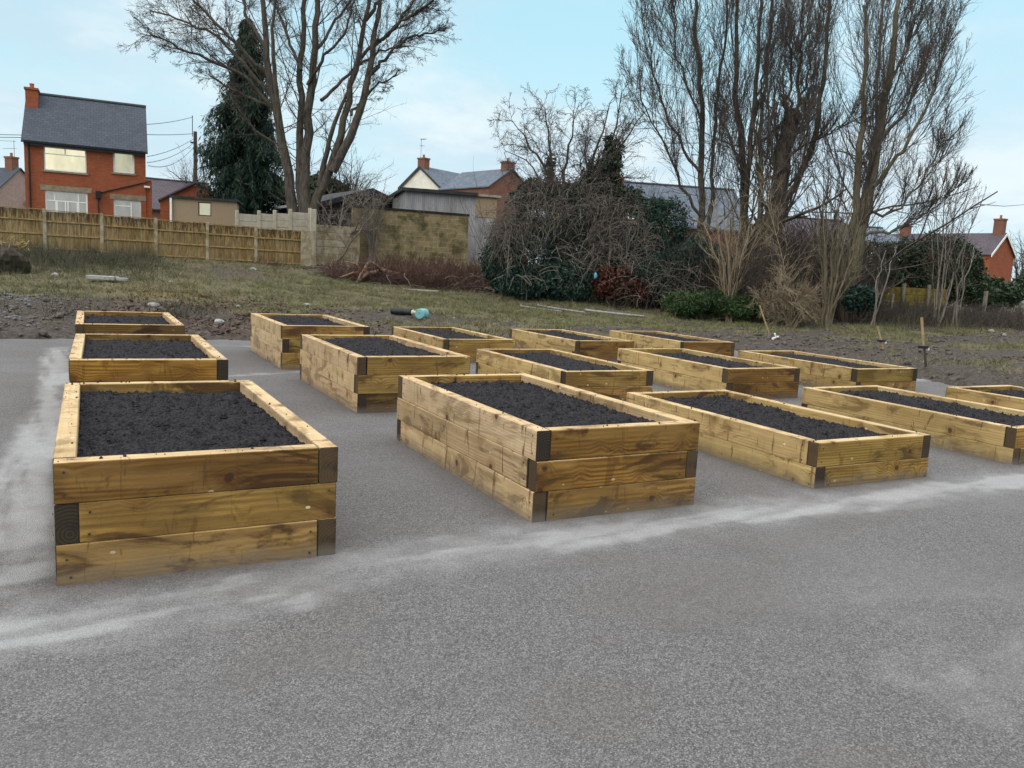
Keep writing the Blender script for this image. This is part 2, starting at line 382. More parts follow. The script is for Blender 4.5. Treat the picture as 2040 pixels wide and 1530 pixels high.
def tarmac(t, P):
    co = t.coord('Object'); dust = t.attr('dust'); scuff_shade = t.attr('wear_shade')
    sv = t.sep(t.vor(co, 150, 'Color')); dd = t.vor(co, 150); s2 = t.sep(t.vor(co, 60, 'Color'))
    fine = t.noise(co, 210, 3, .7); mid = t.noise(co, 4.5, 4, .6)
    c = t.mix(t.math('POWER', sv[0], 1.3), (.052, .049, .048), (.205, .197, .193))
    c = t.mix(t.rng(sv[1], .80, .95, 0, .7), c, (.30, .288, .28)); c = t.mix(t.rng(s2[0], .72, .95, 0, .28), c, (.215, .207, .203)); c = t.mix(t.rng(s2[1], .78, .95, 0, .5), c, (.060, .057, .056))
    c = t.mix(t.rng(dd, .40, .75, 0, .65), c, (.036, .034, .034))
    c = t.mix(t.rng(fine, .40, .66, 0, .4), c, (.205, .198, .195))
    c = t.mix(t.rng(t.noise(co, .55, 5, .6, .4), .40, .70, .0, .30), c, (.185, .182, .186))
    c = t.mix(t.rng(t.noise(t.vm('MULTIPLY', t.vm('ADD', co, (5, 3, 0)), (.6, 2.0, 1)), 1.1, 5, .65), .48, .72, 0, .26), c, (.085, .080, .079))
    c = t.mix(scuff_shade, c, t.mix(fine, (.080, .068, .060), (.135, .118, .106)))  # mask holds brown scuffs plus contact shade painted at the bed feet
    br = t.math('ADD', dust, t.math('MULTIPLY', t.math('SUBTRACT', t.math('ADD', t.math('MULTIPLY', mid, .5), t.math('MULTIPLY', fine, .5)), .5), 1.3))
    c = t.mix(t.math('MULTIPLY', t.rng(br, .05, 1.05, 0, .9), t.rng(dust, .02, .25)), c, t.mix(t.math('MULTIPLY', t.math('ADD', mid, sv[2]), .5), (.20, .198, .197), (.385, .385, .385)))
    c = t.mix(1.0, c, (1.17, 1.17, 1.18), 'MULTIPLY')
    h = t.math('ADD', t.math('MULTIPLY', dd, -.8), t.math('MULTIPLY', fine, .6))
    return {'Base Color': c, 'Roughness': .9, 'Normal': t.bump(h, .9, .008)}
mat('tarmac', tarmac)
def ground(t, P):
    co = t.coord('Object'); g = t.attr('grassy'); ru = t.attr('rust'); sw = t.attr('straw'); gv = t.attr('gravel')
    a = t.noise(co, 14, 5, .7); b = t.noise(co, 1.1, 4, .6); f = t.noise(co, 55, 4, .7)
    mud = t.mix(t.rng(a, .32, .7), (.030, .023, .018), (.105, .085, .069))
    mud = t.mix(t.rng(b, .45, .7, 0, .5), mud, (.075, .068, .062))
    gr = t.mix(t.rng(f, .3, .7), (.058, .060, .026), (.175, .160, .080))
    b2 = t.noise(t.vm('MULTIPLY', co, (.5, 1.6, 1)), 1.7, 5, .65)
    gr = t.mix(t.rng(b2, .44, .62, 0, .85), gr, (.135, .108, .070)); gr = t.mix(t.rng(b, .52, .68, 0, .8), gr, (.060, .043, .032))
    c = t.mix(t.rng(t.math('ADD', g, t.math('MULTIPLY', t.math('SUBTRACT', a, .5), .8)), .3, .7), mud, gr)
    c = t.mix(t.math('MULTIPLY', ru, t.rng(f, .3, .6)), c, (.095, .052, .038))
    c = t.mix(t.math('MULTIPLY', sw, t.rng(a, .4, .6)), c, (.30, .22, .10))
    c = t.mix(t.math('MULTIPLY', gv, t.rng(t.vor(co, 9), .05, .35, .7, 0)), c, (.135, .132, .135))
    return {'Base Color': c, 'Roughness': .92, 'Normal': t.bump(t.math('ADD', a, f), .8, .03)}
mat('ground', ground)
def brick(name, c1, c2, mortar, w=.225, h=.075, ms=.01, dirt=.0, moss=0):
    def fn(t, P):
        uv = t.coord('UV')
        b = t.n('ShaderNodeTexBrick'); t.put(b.inputs['Vector'], uv); b.inputs['Scale'].default_value = 1
        b.inputs['Brick Width'].default_value = w; b.inputs['Row Height'].default_value = h; b.inputs['Mortar Size'].default_value = ms
        t.put(b.inputs['Color1'], c1); t.put(b.inputs['Color2'], c2); t.put(b.inputs['Mortar'], mortar)
        n = t.noise(uv, 1.1, 5, .65); n2 = t.noise(uv, 9, 3)
        c = t.mix(t.rng(n2, .3, .7, 0, .35), b.outputs[0], tuple(x*.55 for x in c1))
        c = t.mix(t.rng(n, .45, .7, 0, .25+dirt), c, tuple(x*.5 for x in c2))
        if moss: c = t.mix(t.rng(t.noise(uv, 1.7, 5, .65), .44, .66, 0, moss), c, (.055, .052, .018))
        return {'Base Color': c, 'Roughness': .9, 'Normal': t.bump(b.outputs['Fac'], -.5, .01)}
    return mat(name, fn)
brick('red_brick', (.355, .098, .042), (.265, .070, .033), (.20, .085, .05), ms=.006)
brick('old_brick', (.24, .085, .05), (.17, .065, .045), (.20, .14, .11))
brick('block', (.30, .225, .115), (.225, .17, .09), (.36, .31, .20), .45, .225, .012, .45, .85)
brick('slate', (.075, .088, .112), (.055, .066, .086), (.03, .035, .045), .30, .24, .012)
brick('slate_pale', (.15, .18, .22), (.10, .125, .16), (.06, .07, .09), .32, .26, .012, .2)
brick('tile_purple', (.12, .098, .115), (.088, .072, .088), (.05, .042, .05), .28, .28, .014)
simple('stone', (.24, .19, .13), .9, .2, 5); simple('white_paint', (.78, .77, .74), .5, .05, 3)
simple('render', (.72, .68, .59), .9, .08, 2); simple('render_tan', (.30, .22, .145), .95, .12, 20, .3); simple('render_pink', (.33, .24, .21), .95, .12, 6)
simple('black_plastic', (.012, .012, .013), .45, .2, 8); simple('dark_metal', (.04, .042, .045), .6, .2, 6)
simple('clay', (.32, .11, .055), .8, .2, 8); simple('lead', (.16, .18, .20), .6, .15, 4)
def concrete(t, P):
    co = t.coord('Object'); n = t.noise(co, 3, 5, .65); f = t.noise(co, 40, 3); 
    c = t.mix(t.rng(f, .3, .7), (.29, .245, .175), (.40, .35, .27))
    c = t.mix(t.rng(n, .38, .62, 0, .85), c, (.19, .14, .060))
    return {'Base Color': c, 'Roughness': .92, 'Normal': t.bump(f, .3, .005)}
mat('concrete', concrete)
simple('pale_concrete', (.36, .32, .25), .9, .15, 5, .2)
def fencewood(t, P):
    co = t.coord('Object'); s = t.sep(co); rnd = t.n('ShaderNodeObjectInfo').outputs['Random']
    bx = t.math('FLOOR', t.math('DIVIDE', s[0], .125)); wn = t.n('ShaderNodeTexWhiteNoise', noise_dimensions='2D')
    t.put(wn.inputs[0], t.comb(bx, t.math('MULTIPLY', rnd, 90), 0.0)); b = wn.outputs[0]
    v = t.vm('ADD', co, t.comb(t.math('MULTIPLY', rnd, 31), 0.0, t.math('MULTIPLY', b, 5)))
    gr = t.noise(t.vm('MULTIPLY', v, (28, 28, 2)), 1, 4, .6)
    c = t.mix(t.rng(gr, .25, .75), (.110, .060, .020), (.315, .205, .085))
    c = t.mix(t.math('MULTIPLY', b, .55), c, (.33, .25, .13))
    st = t.rng(t.noise(t.vm('MULTIPLY', v, (13, 13, 2.2)), 1, 4, .65), .45, .56)
    top = t.rng(s[2], .55, 1.5, .35, .95)
    c = t.mix(t.math('MULTIPLY', st, top), c, (.034, .021, .010)); c = t.mix(t.math('MULTIPLY', t.rng(s[2], 1.15, 1.5), .45), c, (.05, .032, .014))
    ms = t.rng(t.noise(v, 1.6, 4, .6), .48, .68, 0, .5)
    c = t.mix(ms, c, (.13, .085, .018))
    return {'Base Color': c, 'Roughness': .9, 'Normal': t.bump(gr, .4, .01)}
mat('fence_wood', fencewood)
simple('rail_wood', (.29, .19, .075), .85, .3, 7)
def bark(name, a, b, moss=(.075, .072, .035), mo=.35):
    def fn(t, P):
        co = t.coord('Object'); n = t.noise(t.vm('MULTIPLY', co, (9, 9, 2.2)), 1, 5, .65); m = t.noise(co, .9, 4, .6)
        c = t.mix(t.rng(n, .3, .72), a, b); c = t.mix(t.rng(m, .46, .66, 0, mo), c, moss)
        return {'Base Color': c, 'Roughness': .92, 'Normal': t.bump(n, .7, .04)}
    return mat(name, fn)
bark('bark', (.030, .025, .021), (.105, .085, .068)); bark('bark_dark', (.028, .023, .019), (.092, .073, .055))
bark('twig', (.045, .035, .030), (.095, .075, .062), mo=.1); bark('twig_dark', (.048, .040, .036), (.112, .092, .078), mo=.1)
bark('twig_pale', (.15, .115, .075), (.29, .23, .155), (.17, .15, .06), .3); bark('twig_red', (.075, .042, .034), (.15, .085, .062), mo=.05)
bark('climber', (.070, .060, .051), (.165, .142, .120), mo=.1); bark('vine', (.11, .092, .078), (.23, .195, .165), mo=.1); bark('olive_stem', (.085, .070, .045), (.175, .142, .092), (.10, .095, .045), .5)
def leaf(name, a, b, rough=.6, tr=.15):
    def fn(t, P):
        co = t.coord('Object'); n = t.noise(co, 1.3, 3, .6); f = t.noise(co, 17, 2, .6)
        c = t.mix(t.rng(t.math('ADD', t.math('MULTIPLY', n, .5), t.math('MULTIPLY', f, .5)), .36, .66), a, b)
        return {'Base Color': c, 'Roughness': rough}
    return mat(name, fn)
leaf('conifer', (.006, .022, .014), (.032, .064, .038)); leaf('ivy', (.012, .026, .014), (.045, .065, .038)); leaf('evergreen', (.007, .024, .019), (.030, .066, .046))
leaf('laurel', (.014, .040, .018), (.050, .105, .045), .45); leaf('hedge', (.014, .030, .013), (.050, .075, .034)); leaf('red_leaf', (.030, .010, .007), (.095, .024, .012))
leaf('fern', (.016, .034, .011), (.055, .095, .028)); leaf('dead_leaf', (.055, .032, .024), (.135, .082, .058))
def blade(t, P):
    co = t.coord('Object'); n = t.noise(co, .7, 4, .6); f = t.noise(co, 30, 2)
    c = t.mix(t.rng(f, .3, .7), (.060, .068, .026), (.150, .150, .066)); c = t.mix(t.rng(n, .42, .62), c, (.165, .135, .075)); c = t.mix(t.rng(t.noise(co, 6, 2), .52, .62, 0, .7), c, (.26, .22, .12))
    return {'Base Color': c, 'Roughness': .75}
mat('grass_blade', blade)
leaf('green_blade', (.060, .090, .022), (.125, .165, .045), .7); leaf('tuft', (.045, .045, .028), (.105, .095, .058), .8); leaf('straw', (.22, .155, .06), (.36, .27, .12), .8)
def glow_pane(name, c, e):  # panes emit a painted stand-in for reflected sky glow
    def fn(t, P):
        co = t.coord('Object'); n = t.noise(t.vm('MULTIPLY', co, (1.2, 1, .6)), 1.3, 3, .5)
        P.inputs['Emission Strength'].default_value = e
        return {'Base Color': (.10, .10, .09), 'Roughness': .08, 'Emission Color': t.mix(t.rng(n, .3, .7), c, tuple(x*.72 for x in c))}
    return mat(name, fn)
glow_pane('sky_glow_warm', (.86, .81, .54), .85); glow_pane('sky_glow_green', (.60, .59, .40), .66); glow_pane('sky_glow_low', (.42, .43, .40), .55)
simple('glass', (.10, .11, .11), .06, .2, 1.5, spec=.6)
def sheet(t, P):
    uv = t.coord('UV'); s = t.sep(uv); n = t.noise(t.vm('MULTIPLY', uv, (3, .5, 1)), 1, 4, .6)
    c = t.mix(t.rng(n, .3, .7), (.21, .20, .212), (.33, .318, .33)); c = t.mix(t.rng(t.noise(uv, 1.2, 4, .6), .5, .75, 0, .5), c, (.17, .15, .14))
    return {'Base Color': c, 'Roughness': .75, 'Normal': t.bump(t.math('SINE', t.math('MULTIPLY', s[0], 62.8)), .35, .02)}
mat('corrugated', sheet)
simple('felt', (.028, .028, .030), .75, .3, 3); simple('felt_edge', (.30, .30, .30), .7, .3, 3)
simple('tarred_board', (.022, .019, .018), .9, .3, 4); simple('teal_plastic', (.19, .42, .42), .4, .1, 5); simple('clear_plastic', (.46, .46, .42), .3, .15, 9)
simple('grey_pole', (.25, .25, .265), .55, .2, 6); simple('stake_wood', (.27, .20, .10), .85, .25, 12); simple('white_plastic', (.70, .70, .68), .5, .1, 5)
simple('pebble', (.12, .115, .115), .95, .45, 3); simple('rubble', (.27, .26, .245), .95, .25, 8, .3); simple('rust_wood', (.20, .075, .03), .9, .5, 6, .4); simple('root_wood', (.16, .10, .07), .9, .4, 8, .4)
simple('ochre_board', (.16, .115, .025), .9, .35, 4); simple('grey_post', (.20, .18, .14), .9, .2, 8); simple('plank', (.30, .27, .23), .9, .2, 6); simple('blue_bag', (.12, .40, .55), .5, .2, 6)

# ------------------------------------------------------------------ ground and pavement
EDGE_X, EDGE_Y = 13.35, 16.25
_cp = [(x, y, 0.0) for x in (-20, -8, 0, 4, 8, 12) for y in (6, 10, 14, 16.4)]+[(14, 8, .02), (14, 12, .02), (14, 16, .05), (18, 6, .05), (20, 12, .05), (40, 0, .1), (-60, -40, 0), (0, -40, 0), (60, -40, 0)]
_cp += [(*P3(u, v, z),) for u, v, z in ((411,520,33.2), (602,528,35), (310,514,32.2), (203,508,31.5), (0,500,30), (705,540,35.5), (1000,597,32.4), (1300,624,30.7), (1500,652,28.8), (1650,652,28.8), (2000,652,31.8), (700,563,33.2), (850,580,33))]
_cp += [(*P3(u, v, z),) for u, v, z in ((850,528,37.6), (932,522,38.6), (735,530,36.8))]
_cp += [(-40, 35, 1.5), (-40, 20, .4), (-100, 60, 2), (5, 50, 2.2), (-10, 50, 2.2), (20, 60, 2.3), (20, 90, 3), (-60, 120, 3.5), (30, 26, .5), (27, 30, .8), (40, 45, .9), (60, 60, 1), (60, 25, .4), (110, 40, .5), (120, 120, 1.5), (0, 160, 4), (24, 34, 1.0), (18, 33, 1.3)]
_cp = np.array(_cp); 
def _k(r): return r
_D = np.linalg.norm(_cp[:, None, :2]-_cp[None, :, :2], axis=2); _n = len(_cp)
_A = np.zeros((_n+3, _n+3)); _A[:_n, :_n] = -_D - np.eye(_n)*.25; _A[:_n, _n] = 1; _A[:_n, n_:=_n+1] = _cp[:, 0]; _A[:_n, _n+2] = _cp[:, 1]; _A[_n:, :_n] = _A[:_n, _n:].T
_w = np.linalg.solve(_A, np.r_[_cp[:, 2], 0, 0, 0])
def Hs(x, y):
    x = np.asarray(x, float); y = np.asarray(y, float); sh = x.shape; x = x.ravel(); y = y.ravel(); o = np.zeros(len(x))
    for i in range(0, len(x), 20000):
        a, b = x[i:i+20000], y[i:i+20000]
        o[i:i+20000] = -np.hypot(a[:, None]-_cp[:, 0], b[:, None]-_cp[:, 1])@_w[:_n]+_w[_n]+_w[_n+1]*a+_w[_n+2]*b
    return np.clip(o, -.02, 4.5).reshape(sh)
def edge_d(x, y): return np.maximum(x-EDGE_X, y-EDGE_Y)+(fbm(x*1.3, y*1.3, 3, 3)-.5)*.5
def grassy(x, y):
    g = fbm(x*.22, y*.22, 4, 21)*1.0+fbm(x*1.1, y*1.1, 3, 31)*.5
    d = np.maximum(x-EDGE_X, y-EDGE_Y)
    m = sstep(.3, 5.5, d)*.62+g-.78
    m = m+.30*np.exp(-((x-14.5)/5)**2-((y-23.0)/3.0)**2)+.25*np.exp(-((x-18)/4)**2-((y-20)/2.0)**2)   # greener strip before the hedge
    m = m-.55*sstep(4.5, 1.5, x)*sstep(25, 20, y)-.25*sstep(24, 30, x)
    return np.clip(m+.16-1.1*sstep(.46, .64, fbm(x*.5, y*.9, 4, 77))*sstep(26, 18, y), 0, 1)
def rust(x, y):
    n = fbm(x*.8, y*.8, 4, 51)
    a = np.exp(-((x-3.2)/1.9)**2-((y-20.3)/3.0)**2)*1.1
    b = sstep(1.6, .2, np.abs(y-(35.4-.9*np.maximum(x-9, 0)+.3)))*sstep(6, 10, x)*sstep(26, 18, x)
    return np.clip((a+b)*1.2*sstep(.35, .6, n+.08), 0, 1)
def straw(x, y): return np.clip(np.exp(-((x-2.0)/1.1)**2-((y-25.2)/1.6)**2)*sstep(.4, .55, fbm(x*1.6, y*1.6, 3, 61)+.05), 0, 1)
def gravel(x, y): return np.clip(sstep(.8, -1.5, x)*sstep(27, 22, y)*1.0+.35*sstep(16, 19, x)*sstep(20, 14, y), 0, 1)
def H(x, y):
    x = np.asarray(x, float); y = np.asarray(y, float)
    d = np.maximum(x-EDGE_X, y-EDGE_Y); g = grassy(x, y)
    near = sstep(9, 1, d)
    lump = (fbm(x*1.7, y*1.7, 4, 71)-.45)*(.13+.16*near*(1-g))+(fbm(x*5, y*5, 3, 81)-.5)*(.10+.09*near*(1-g))
    lump = lump+.22*sstep(1.5, -1.5, x)*sstep(.1, 2.2, d)*sstep(26, 18, y)*fbm(x*.7, y*.7, 3, 91)
    far = sstep(80, 40, np.hypot(x, y))
    s = sstep(-.12, .2, edge_d(x, y))
    return (Hs(x, y)+lump*far+.02)*s+(-.14)*(1-s)
def gz(x, y): return float(H(np.array([x]), np.array([y]))[0])
def hit(u, v, t0=6.0):                                          # where the line of sight meets the terrain
    dr = ray(u, v); t = np.arange(t0, 60, .04); X = CAM+dr*t[:, None]
    h = np.where(np.maximum(X[:, 0]-EDGE_X, X[:, 1]-EDGE_Y) > 0, Hs(X[:, 0], X[:, 1])+.02, 0)
    k = np.argmax(X[:, 2] <= h); return X[k] if X[k, 2] <= h[k] else X[-1]
def tensor(fx, fy):
    X, Y = np.meshgrid(fx, fy, indexing='ij'); nx, ny = len(fx), len(fy)
    i = np.arange(nx-1)[:, None]*ny+np.arange(ny-1)[None]
    return X.ravel(), Y.ravel(), np.stack([i, i+ny, i+ny+1, i+1], -1).reshape(-1, 4)
def axis(lo, hi, step, far0, far1):
    a = np.arange(lo, hi, step); g = lambda a0, s, e: a0+s*np.geomspace(step*2, abs(e-a0), 26)
    return np.r_[g(lo, -1, far0)[::-1], a, g(a[-1], 1, far1)]
X, Y, Q = tensor(axis(-8, 36, .10, -400, 600), axis(4, 38, .10, -200, 900))
Z = H(X, Y)
kind(add_mesh('ground', np.stack([X, Y, Z], 1), Q, 'ground', smooth=True, attrs=dict(grassy=grassy(X, Y), rust=rust(X, Y), straw=straw(X, Y), gravel=gravel(X, Y))), 'structure')

def dist_poly(x, y, pts):
    d = np.full(x.shape, 1e9); 
    for (ax, ay), (bx, by) in zip(pts[:-1], pts[1:]):
        L = (bx-ax)**2+(by-ay)**2; t = np.clip(((x-ax)*(bx-ax)+(y-ay)*(by-ay))/L, 0, 1)
        d = np.minimum(d, np.hypot(x-ax-t*(bx-ax), y-ay-t*(by-ay)))
    return d
fx = np.r_[np.geomspace(60, 2.5, 14)*-1, np.arange(-2.2, 9.5, .035), np.arange(9.5, EDGE_X+.3, .12)]
fy = np.r_[np.geomspace(60, 1.5, 12)*-1, np.arange(-1, 1.5, .3), np.arange(1.5, 9, .035), np.arange(9, EDGE_Y+.3, .08)]
X, Y, Q = tensor(fx, fy)
n1 = fbm(X*2.1, Y*2.1, 4, 5); n2 = fbm(X*7, Y*7, 3, 6)
def line(pts, w, s): return s*sstep(w, w*.25, dist_poly(X+(n1-.5)*.12, Y+(n1-.5)*.16+(n2-.5)*.05, pts))
dust = line([(-1.5, 3.7), (-.35, 3.78), (.25, 3.8), (.8, 3.76)], .28, .9)
dust = np.maximum(dust, line([(.2, 3.62), (.8, 3.72), (1.12, 3.95), (1.9, 4.06), (2.8, 4.02), (3.7, 4.0)], .15, .8))
dust = np.maximum(dust, line([(.6, 4.0), (1.2, 4.22), (1.9, 4.28), (2.5, 4.2), (3.6, 4.22)], .14, .55))
dust = np.maximum(dust, line([(2.4, 4.04), (3.4, 4.1), (4.2, 4.05), (5.0, 4.02), (6.0, 4.1), (7.5, 4.08), (12, 4.1)], .30, .95))
dust = np.maximum(dust, line([(-.42, 5.0), (-.45, 6.5), (-.42, 8), (-.35, 10), (-.45, 12), (-.5, 14.9)], .30, .85))
dust = np.maximum(dust, line([(-.3, 5.0), (-.35, 4.4), (-.6, 4.0)], .22, .45))
dust = np.maximum(dust, line([(1.35, 11.2), (1.6, 11.4), (2.1, 11.55), (2.7, 11.75)], .16, .6))
dust = np.maximum(dust, line([(1.3, 15.6), (2.5, 15.2)], .14, .6))
dust = np.maximum(dust, line([(12.3, 10.4), (13.2, 9.7)], .5, .7))
dust = np.maximum(dust, .30*sstep(.55, .75, fbm(X*.9+3, Y*.9, 3, 44))*sstep(4.2, 2, Y))
streak = .6*fbm(X*1.3+n1, Y*9-X*1.1, 3, 55)+.4*fbm(X*2+3, Y*3, 3, 57); streak2 = fbm(X*11+Y*.6, Y*1.3+n1, 3, 56)
dust = dust*np.where((X < .9) & (Y < 4.6), .85+.5*sstep(.3, .6, streak), 1)*np.where(X < .0, .55+.6*sstep(.3, .62, np.where(Y > 4.6, streak2, streak)), .50+.62*sstep(.34, .62, streak))
dust = np.maximum(dust, .44*sstep(.55, .12, dist_poly(X, Y+(n1-.5)*.2, [(-2, 3.8), (.4, 3.78), (1.1, 3.98), (2.4, 4.12), (5, 4.1), (12, 4.15)])))
wear_shade = np.clip(.35*sstep(.5, .8, fbm(X*1.3, Y*1.3, 3, 9)), 0, 1)
BEDS = {'L1': (-.1792, 4.2259, .0021, .0073, .0125, -.0236, 3, 'ABA'), 'M1': (2.4836, 4.3897, -.0033, .0063, -.0086, -.0125, 3, 'BAB'),
 'N1': (5.0605, 4.452, -.0313, -.0013, .032, -.0068, 2, 'AB'), 'O1': (7.7658, 4.5277, -.0478, .0031, .0002, .0122, 2, 'AB'),
 'P1': (9.85, 4.0989, -.019, -.0024, -.0043, 0, 2, 'AB'), 'L2': (-.1963, 8.1171, .0166, -.0063, .0147, -.0107, 3, 'ABA'),
 'M2': (2.4905, 8.3456, .0079, .0052, -.0129, .0251, 3, 'BAB'), 'N2': (5.0985, 8.4026, .0106, -.0046, -.0128, .0135, 2, 'AB'),
 'O2': (7.5852, 8.3098, .0322, -.0075, -.0004, .0066, 2, 'AB'), 'P2': (10.1807, 8.3781, -.009, -.0176, .0078, -.0089, 2, 'AB'),
 'L3': (-.2094, 11.9038, .0334, .0026, -.0003, .0057, 3, 'BAB'), 'M3': (2.436, 11.9706, .0451, .0028, -.0131, -.0062, 3, 'ABA'),
 'N3': (5.2378, 12.6226, -.0009, .0088, .0012, -.0012, 2, 'BA'), 'O3': (7.854, 12.6573, -.0162, .0076, -.0091, .0048, 2, 'BA'),
 'P3': (10.3241, 12.6186, -.0206, -.0042, -.0068, .0019, 2, 'AB')}
for b in BEDS.values():                                        # brownish scuffed grit and painted contact shade around each bed
    q = np.maximum(np.abs(X-b[0]-.66)-.66, np.abs(Y-b[1]-1.3)-1.3); wear_shade = np.maximum(wear_shade, .38*sstep(.26, .02, q+(n1-.5)*.3)); wear_shade = np.maximum(wear_shade, .85*sstep(.05, .012, q+(n2-.5)*.04))
kind(add_mesh('pavement', np.stack([X, Y, (fbm(X*.6, Y*.6, 2, 8)-.5)*.012*sstep(14, 12, Y)], 1), Q, 'tarmac', smooth=True, attrs=dict(dust=dust, wear_shade=wear_shade)), 'structure')

# ------------------------------------------------------------------ raised beds
def sleeper(name, parent, loc, L, along_y, tint, h=.2, t=.1, screws=0):
    m = MB().bbox(-L/2, -t/2, -h/2, L/2, t/2, h/2, random.uniform(.003, .006))
    v = np.array(m.v); v[:, 1] += .004*np.sin(v[:, 0]*random.uniform(1, 2)+random.random()*6)
    fm = []
    for f in m.f:
        p = v[list(f)]; fm.append(1 if np.ptp(p[:, 0]) < .0075 else 0)
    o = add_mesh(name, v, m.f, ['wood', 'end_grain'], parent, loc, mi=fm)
    o.rotation_euler = (random.uniform(-.004, .004), random.uniform(-.0015, .0015), pi/2 if along_y else 0)
    o.color = tint
    if screws:
        for x in (-L/2+.05, L/2-.05):
            for z in (-.055, .05): MB().lathe([(.0062, 0), (.0062, .002), (.004, .0025), (.003, .001)], 8).build('screw_head', 'dark_metal', o, (x+random.uniform(-.012, .012), 0, z+random.uniform(-.012, .012))).matrix_local = Matrix.Translation((x+random.uniform(-.012, .012), screws*(t/2+.003), z+random.uniform(-.012, .012))) @ Matrix.Rotation(-screws*pi/2, 4, 'X')
    return o
def soil_mesh(parent, W_, L_, top, seed, fine, big):
    nx, ny = int((W_-.2)/fine), int((L_-.2)/fine); g, h, Q = tensor(np.linspace(.09, W_-.09, nx), np.linspace(.09, L_-.09, ny))
    m = np.minimum(np.minimum(g-.09, W_-.09-g), np.minimum(h-.09, L_-.09-h))
    z = top-.075+.045*sstep(0, .35, m)*big+(fbm(g*2.2+seed, h*2.2, 3, seed)-.5)*.05+(fbm(g*11, h*11, 3, seed+3)-.5)*.045+np.abs(fbm(g*27, h*27, 2, seed+5)-.5)*.05
    V = np.stack([g, h, z], 1); k = 900 if fine < .016 else 420
    i = RNG.integers(0, len(V), k); c = V[i].copy(); q = RNG.random(40); sd_ = RNG.integers(0, 4, 40); ed = .015+.075*RNG.random(40); c[:40, 0] = np.where(sd_ == 0, ed, np.where(sd_ == 1, W_-ed, q*W_)); c[:40, 1] = np.where(sd_ == 2, ed, np.where(sd_ == 3, L_-ed, q*L_)); c[:40, 2] = top+.002; r = (.006+.022*RNG.random(k)**3)[:, None]; r[:40] = .003+.35*(r[:40]-.005)
    oc = np.array([(1,0,0),(-1,0,0),(0,1,0),(0,-1,0),(0,0,1),(0,0,-1)], float)
    ov = c[:, None]+oc[None]*r[:, None]*(.6+.7*RNG.random((k, 6, 1)))
    of = np.array([(0,2,4),(2,1,4),(1,3,4),(3,0,4),(2,0,5),(1,2,5),(3,1,5),(0,3,5)])
    ot = (of[None]+(np.arange(k)*6)[:, None, None]+len(V)).reshape(-1, 3)
    F_ = [tuple(q) for q in Q]+[tuple(q) for q in ot]
    return add_mesh('soil', np.r_[V, ov.reshape(-1, 3)], F_, 'soil', parent)
LAB = {'L1': 'left foreground three-board bed, its dark knotty front board dotted with white resin spots',
 'M1': 'large three-board bed in the middle foreground with stained golden front and heaped soil',
 'N1': 'low two-board bed right of the tall middle foreground bed, touching the pale dust line',
 'O1': 'long low bed in the front row, near corner cut by the right frame',
 'P1': 'low bed at the far right of the front row, only its back corner visible',
 'L2': 'bed with mottled yellow front board, directly behind the left foreground bed',
 'M2': 'tall three-board bed in the second row with pale side and dark end grain corner',
 'N2': 'low bed directly behind the tall middle foreground bed, dark end grain at both corners',
 'O2': 'low brown-fronted bed in the second row with knot marks along its side',
 'P2': 'long low bed at the right end of the second row, beside the tall stake',
 'L3': 'farthest left bed with dark brown front board dotted by pale resin spots',
 'M3': 'pale tall three-board bed in the back row standing beside the bare mud',
 'N3': 'back row bed with spotted golden front, nearest the teal container on the grass',
 'O3': 'back row bed second from the right, dark brown strip at its front left corner',
 'P3': 'rightmost bed of the back row with dark knots along its pale long side'}
WB, LB, T_ = 1.3293, 2.6191, .1
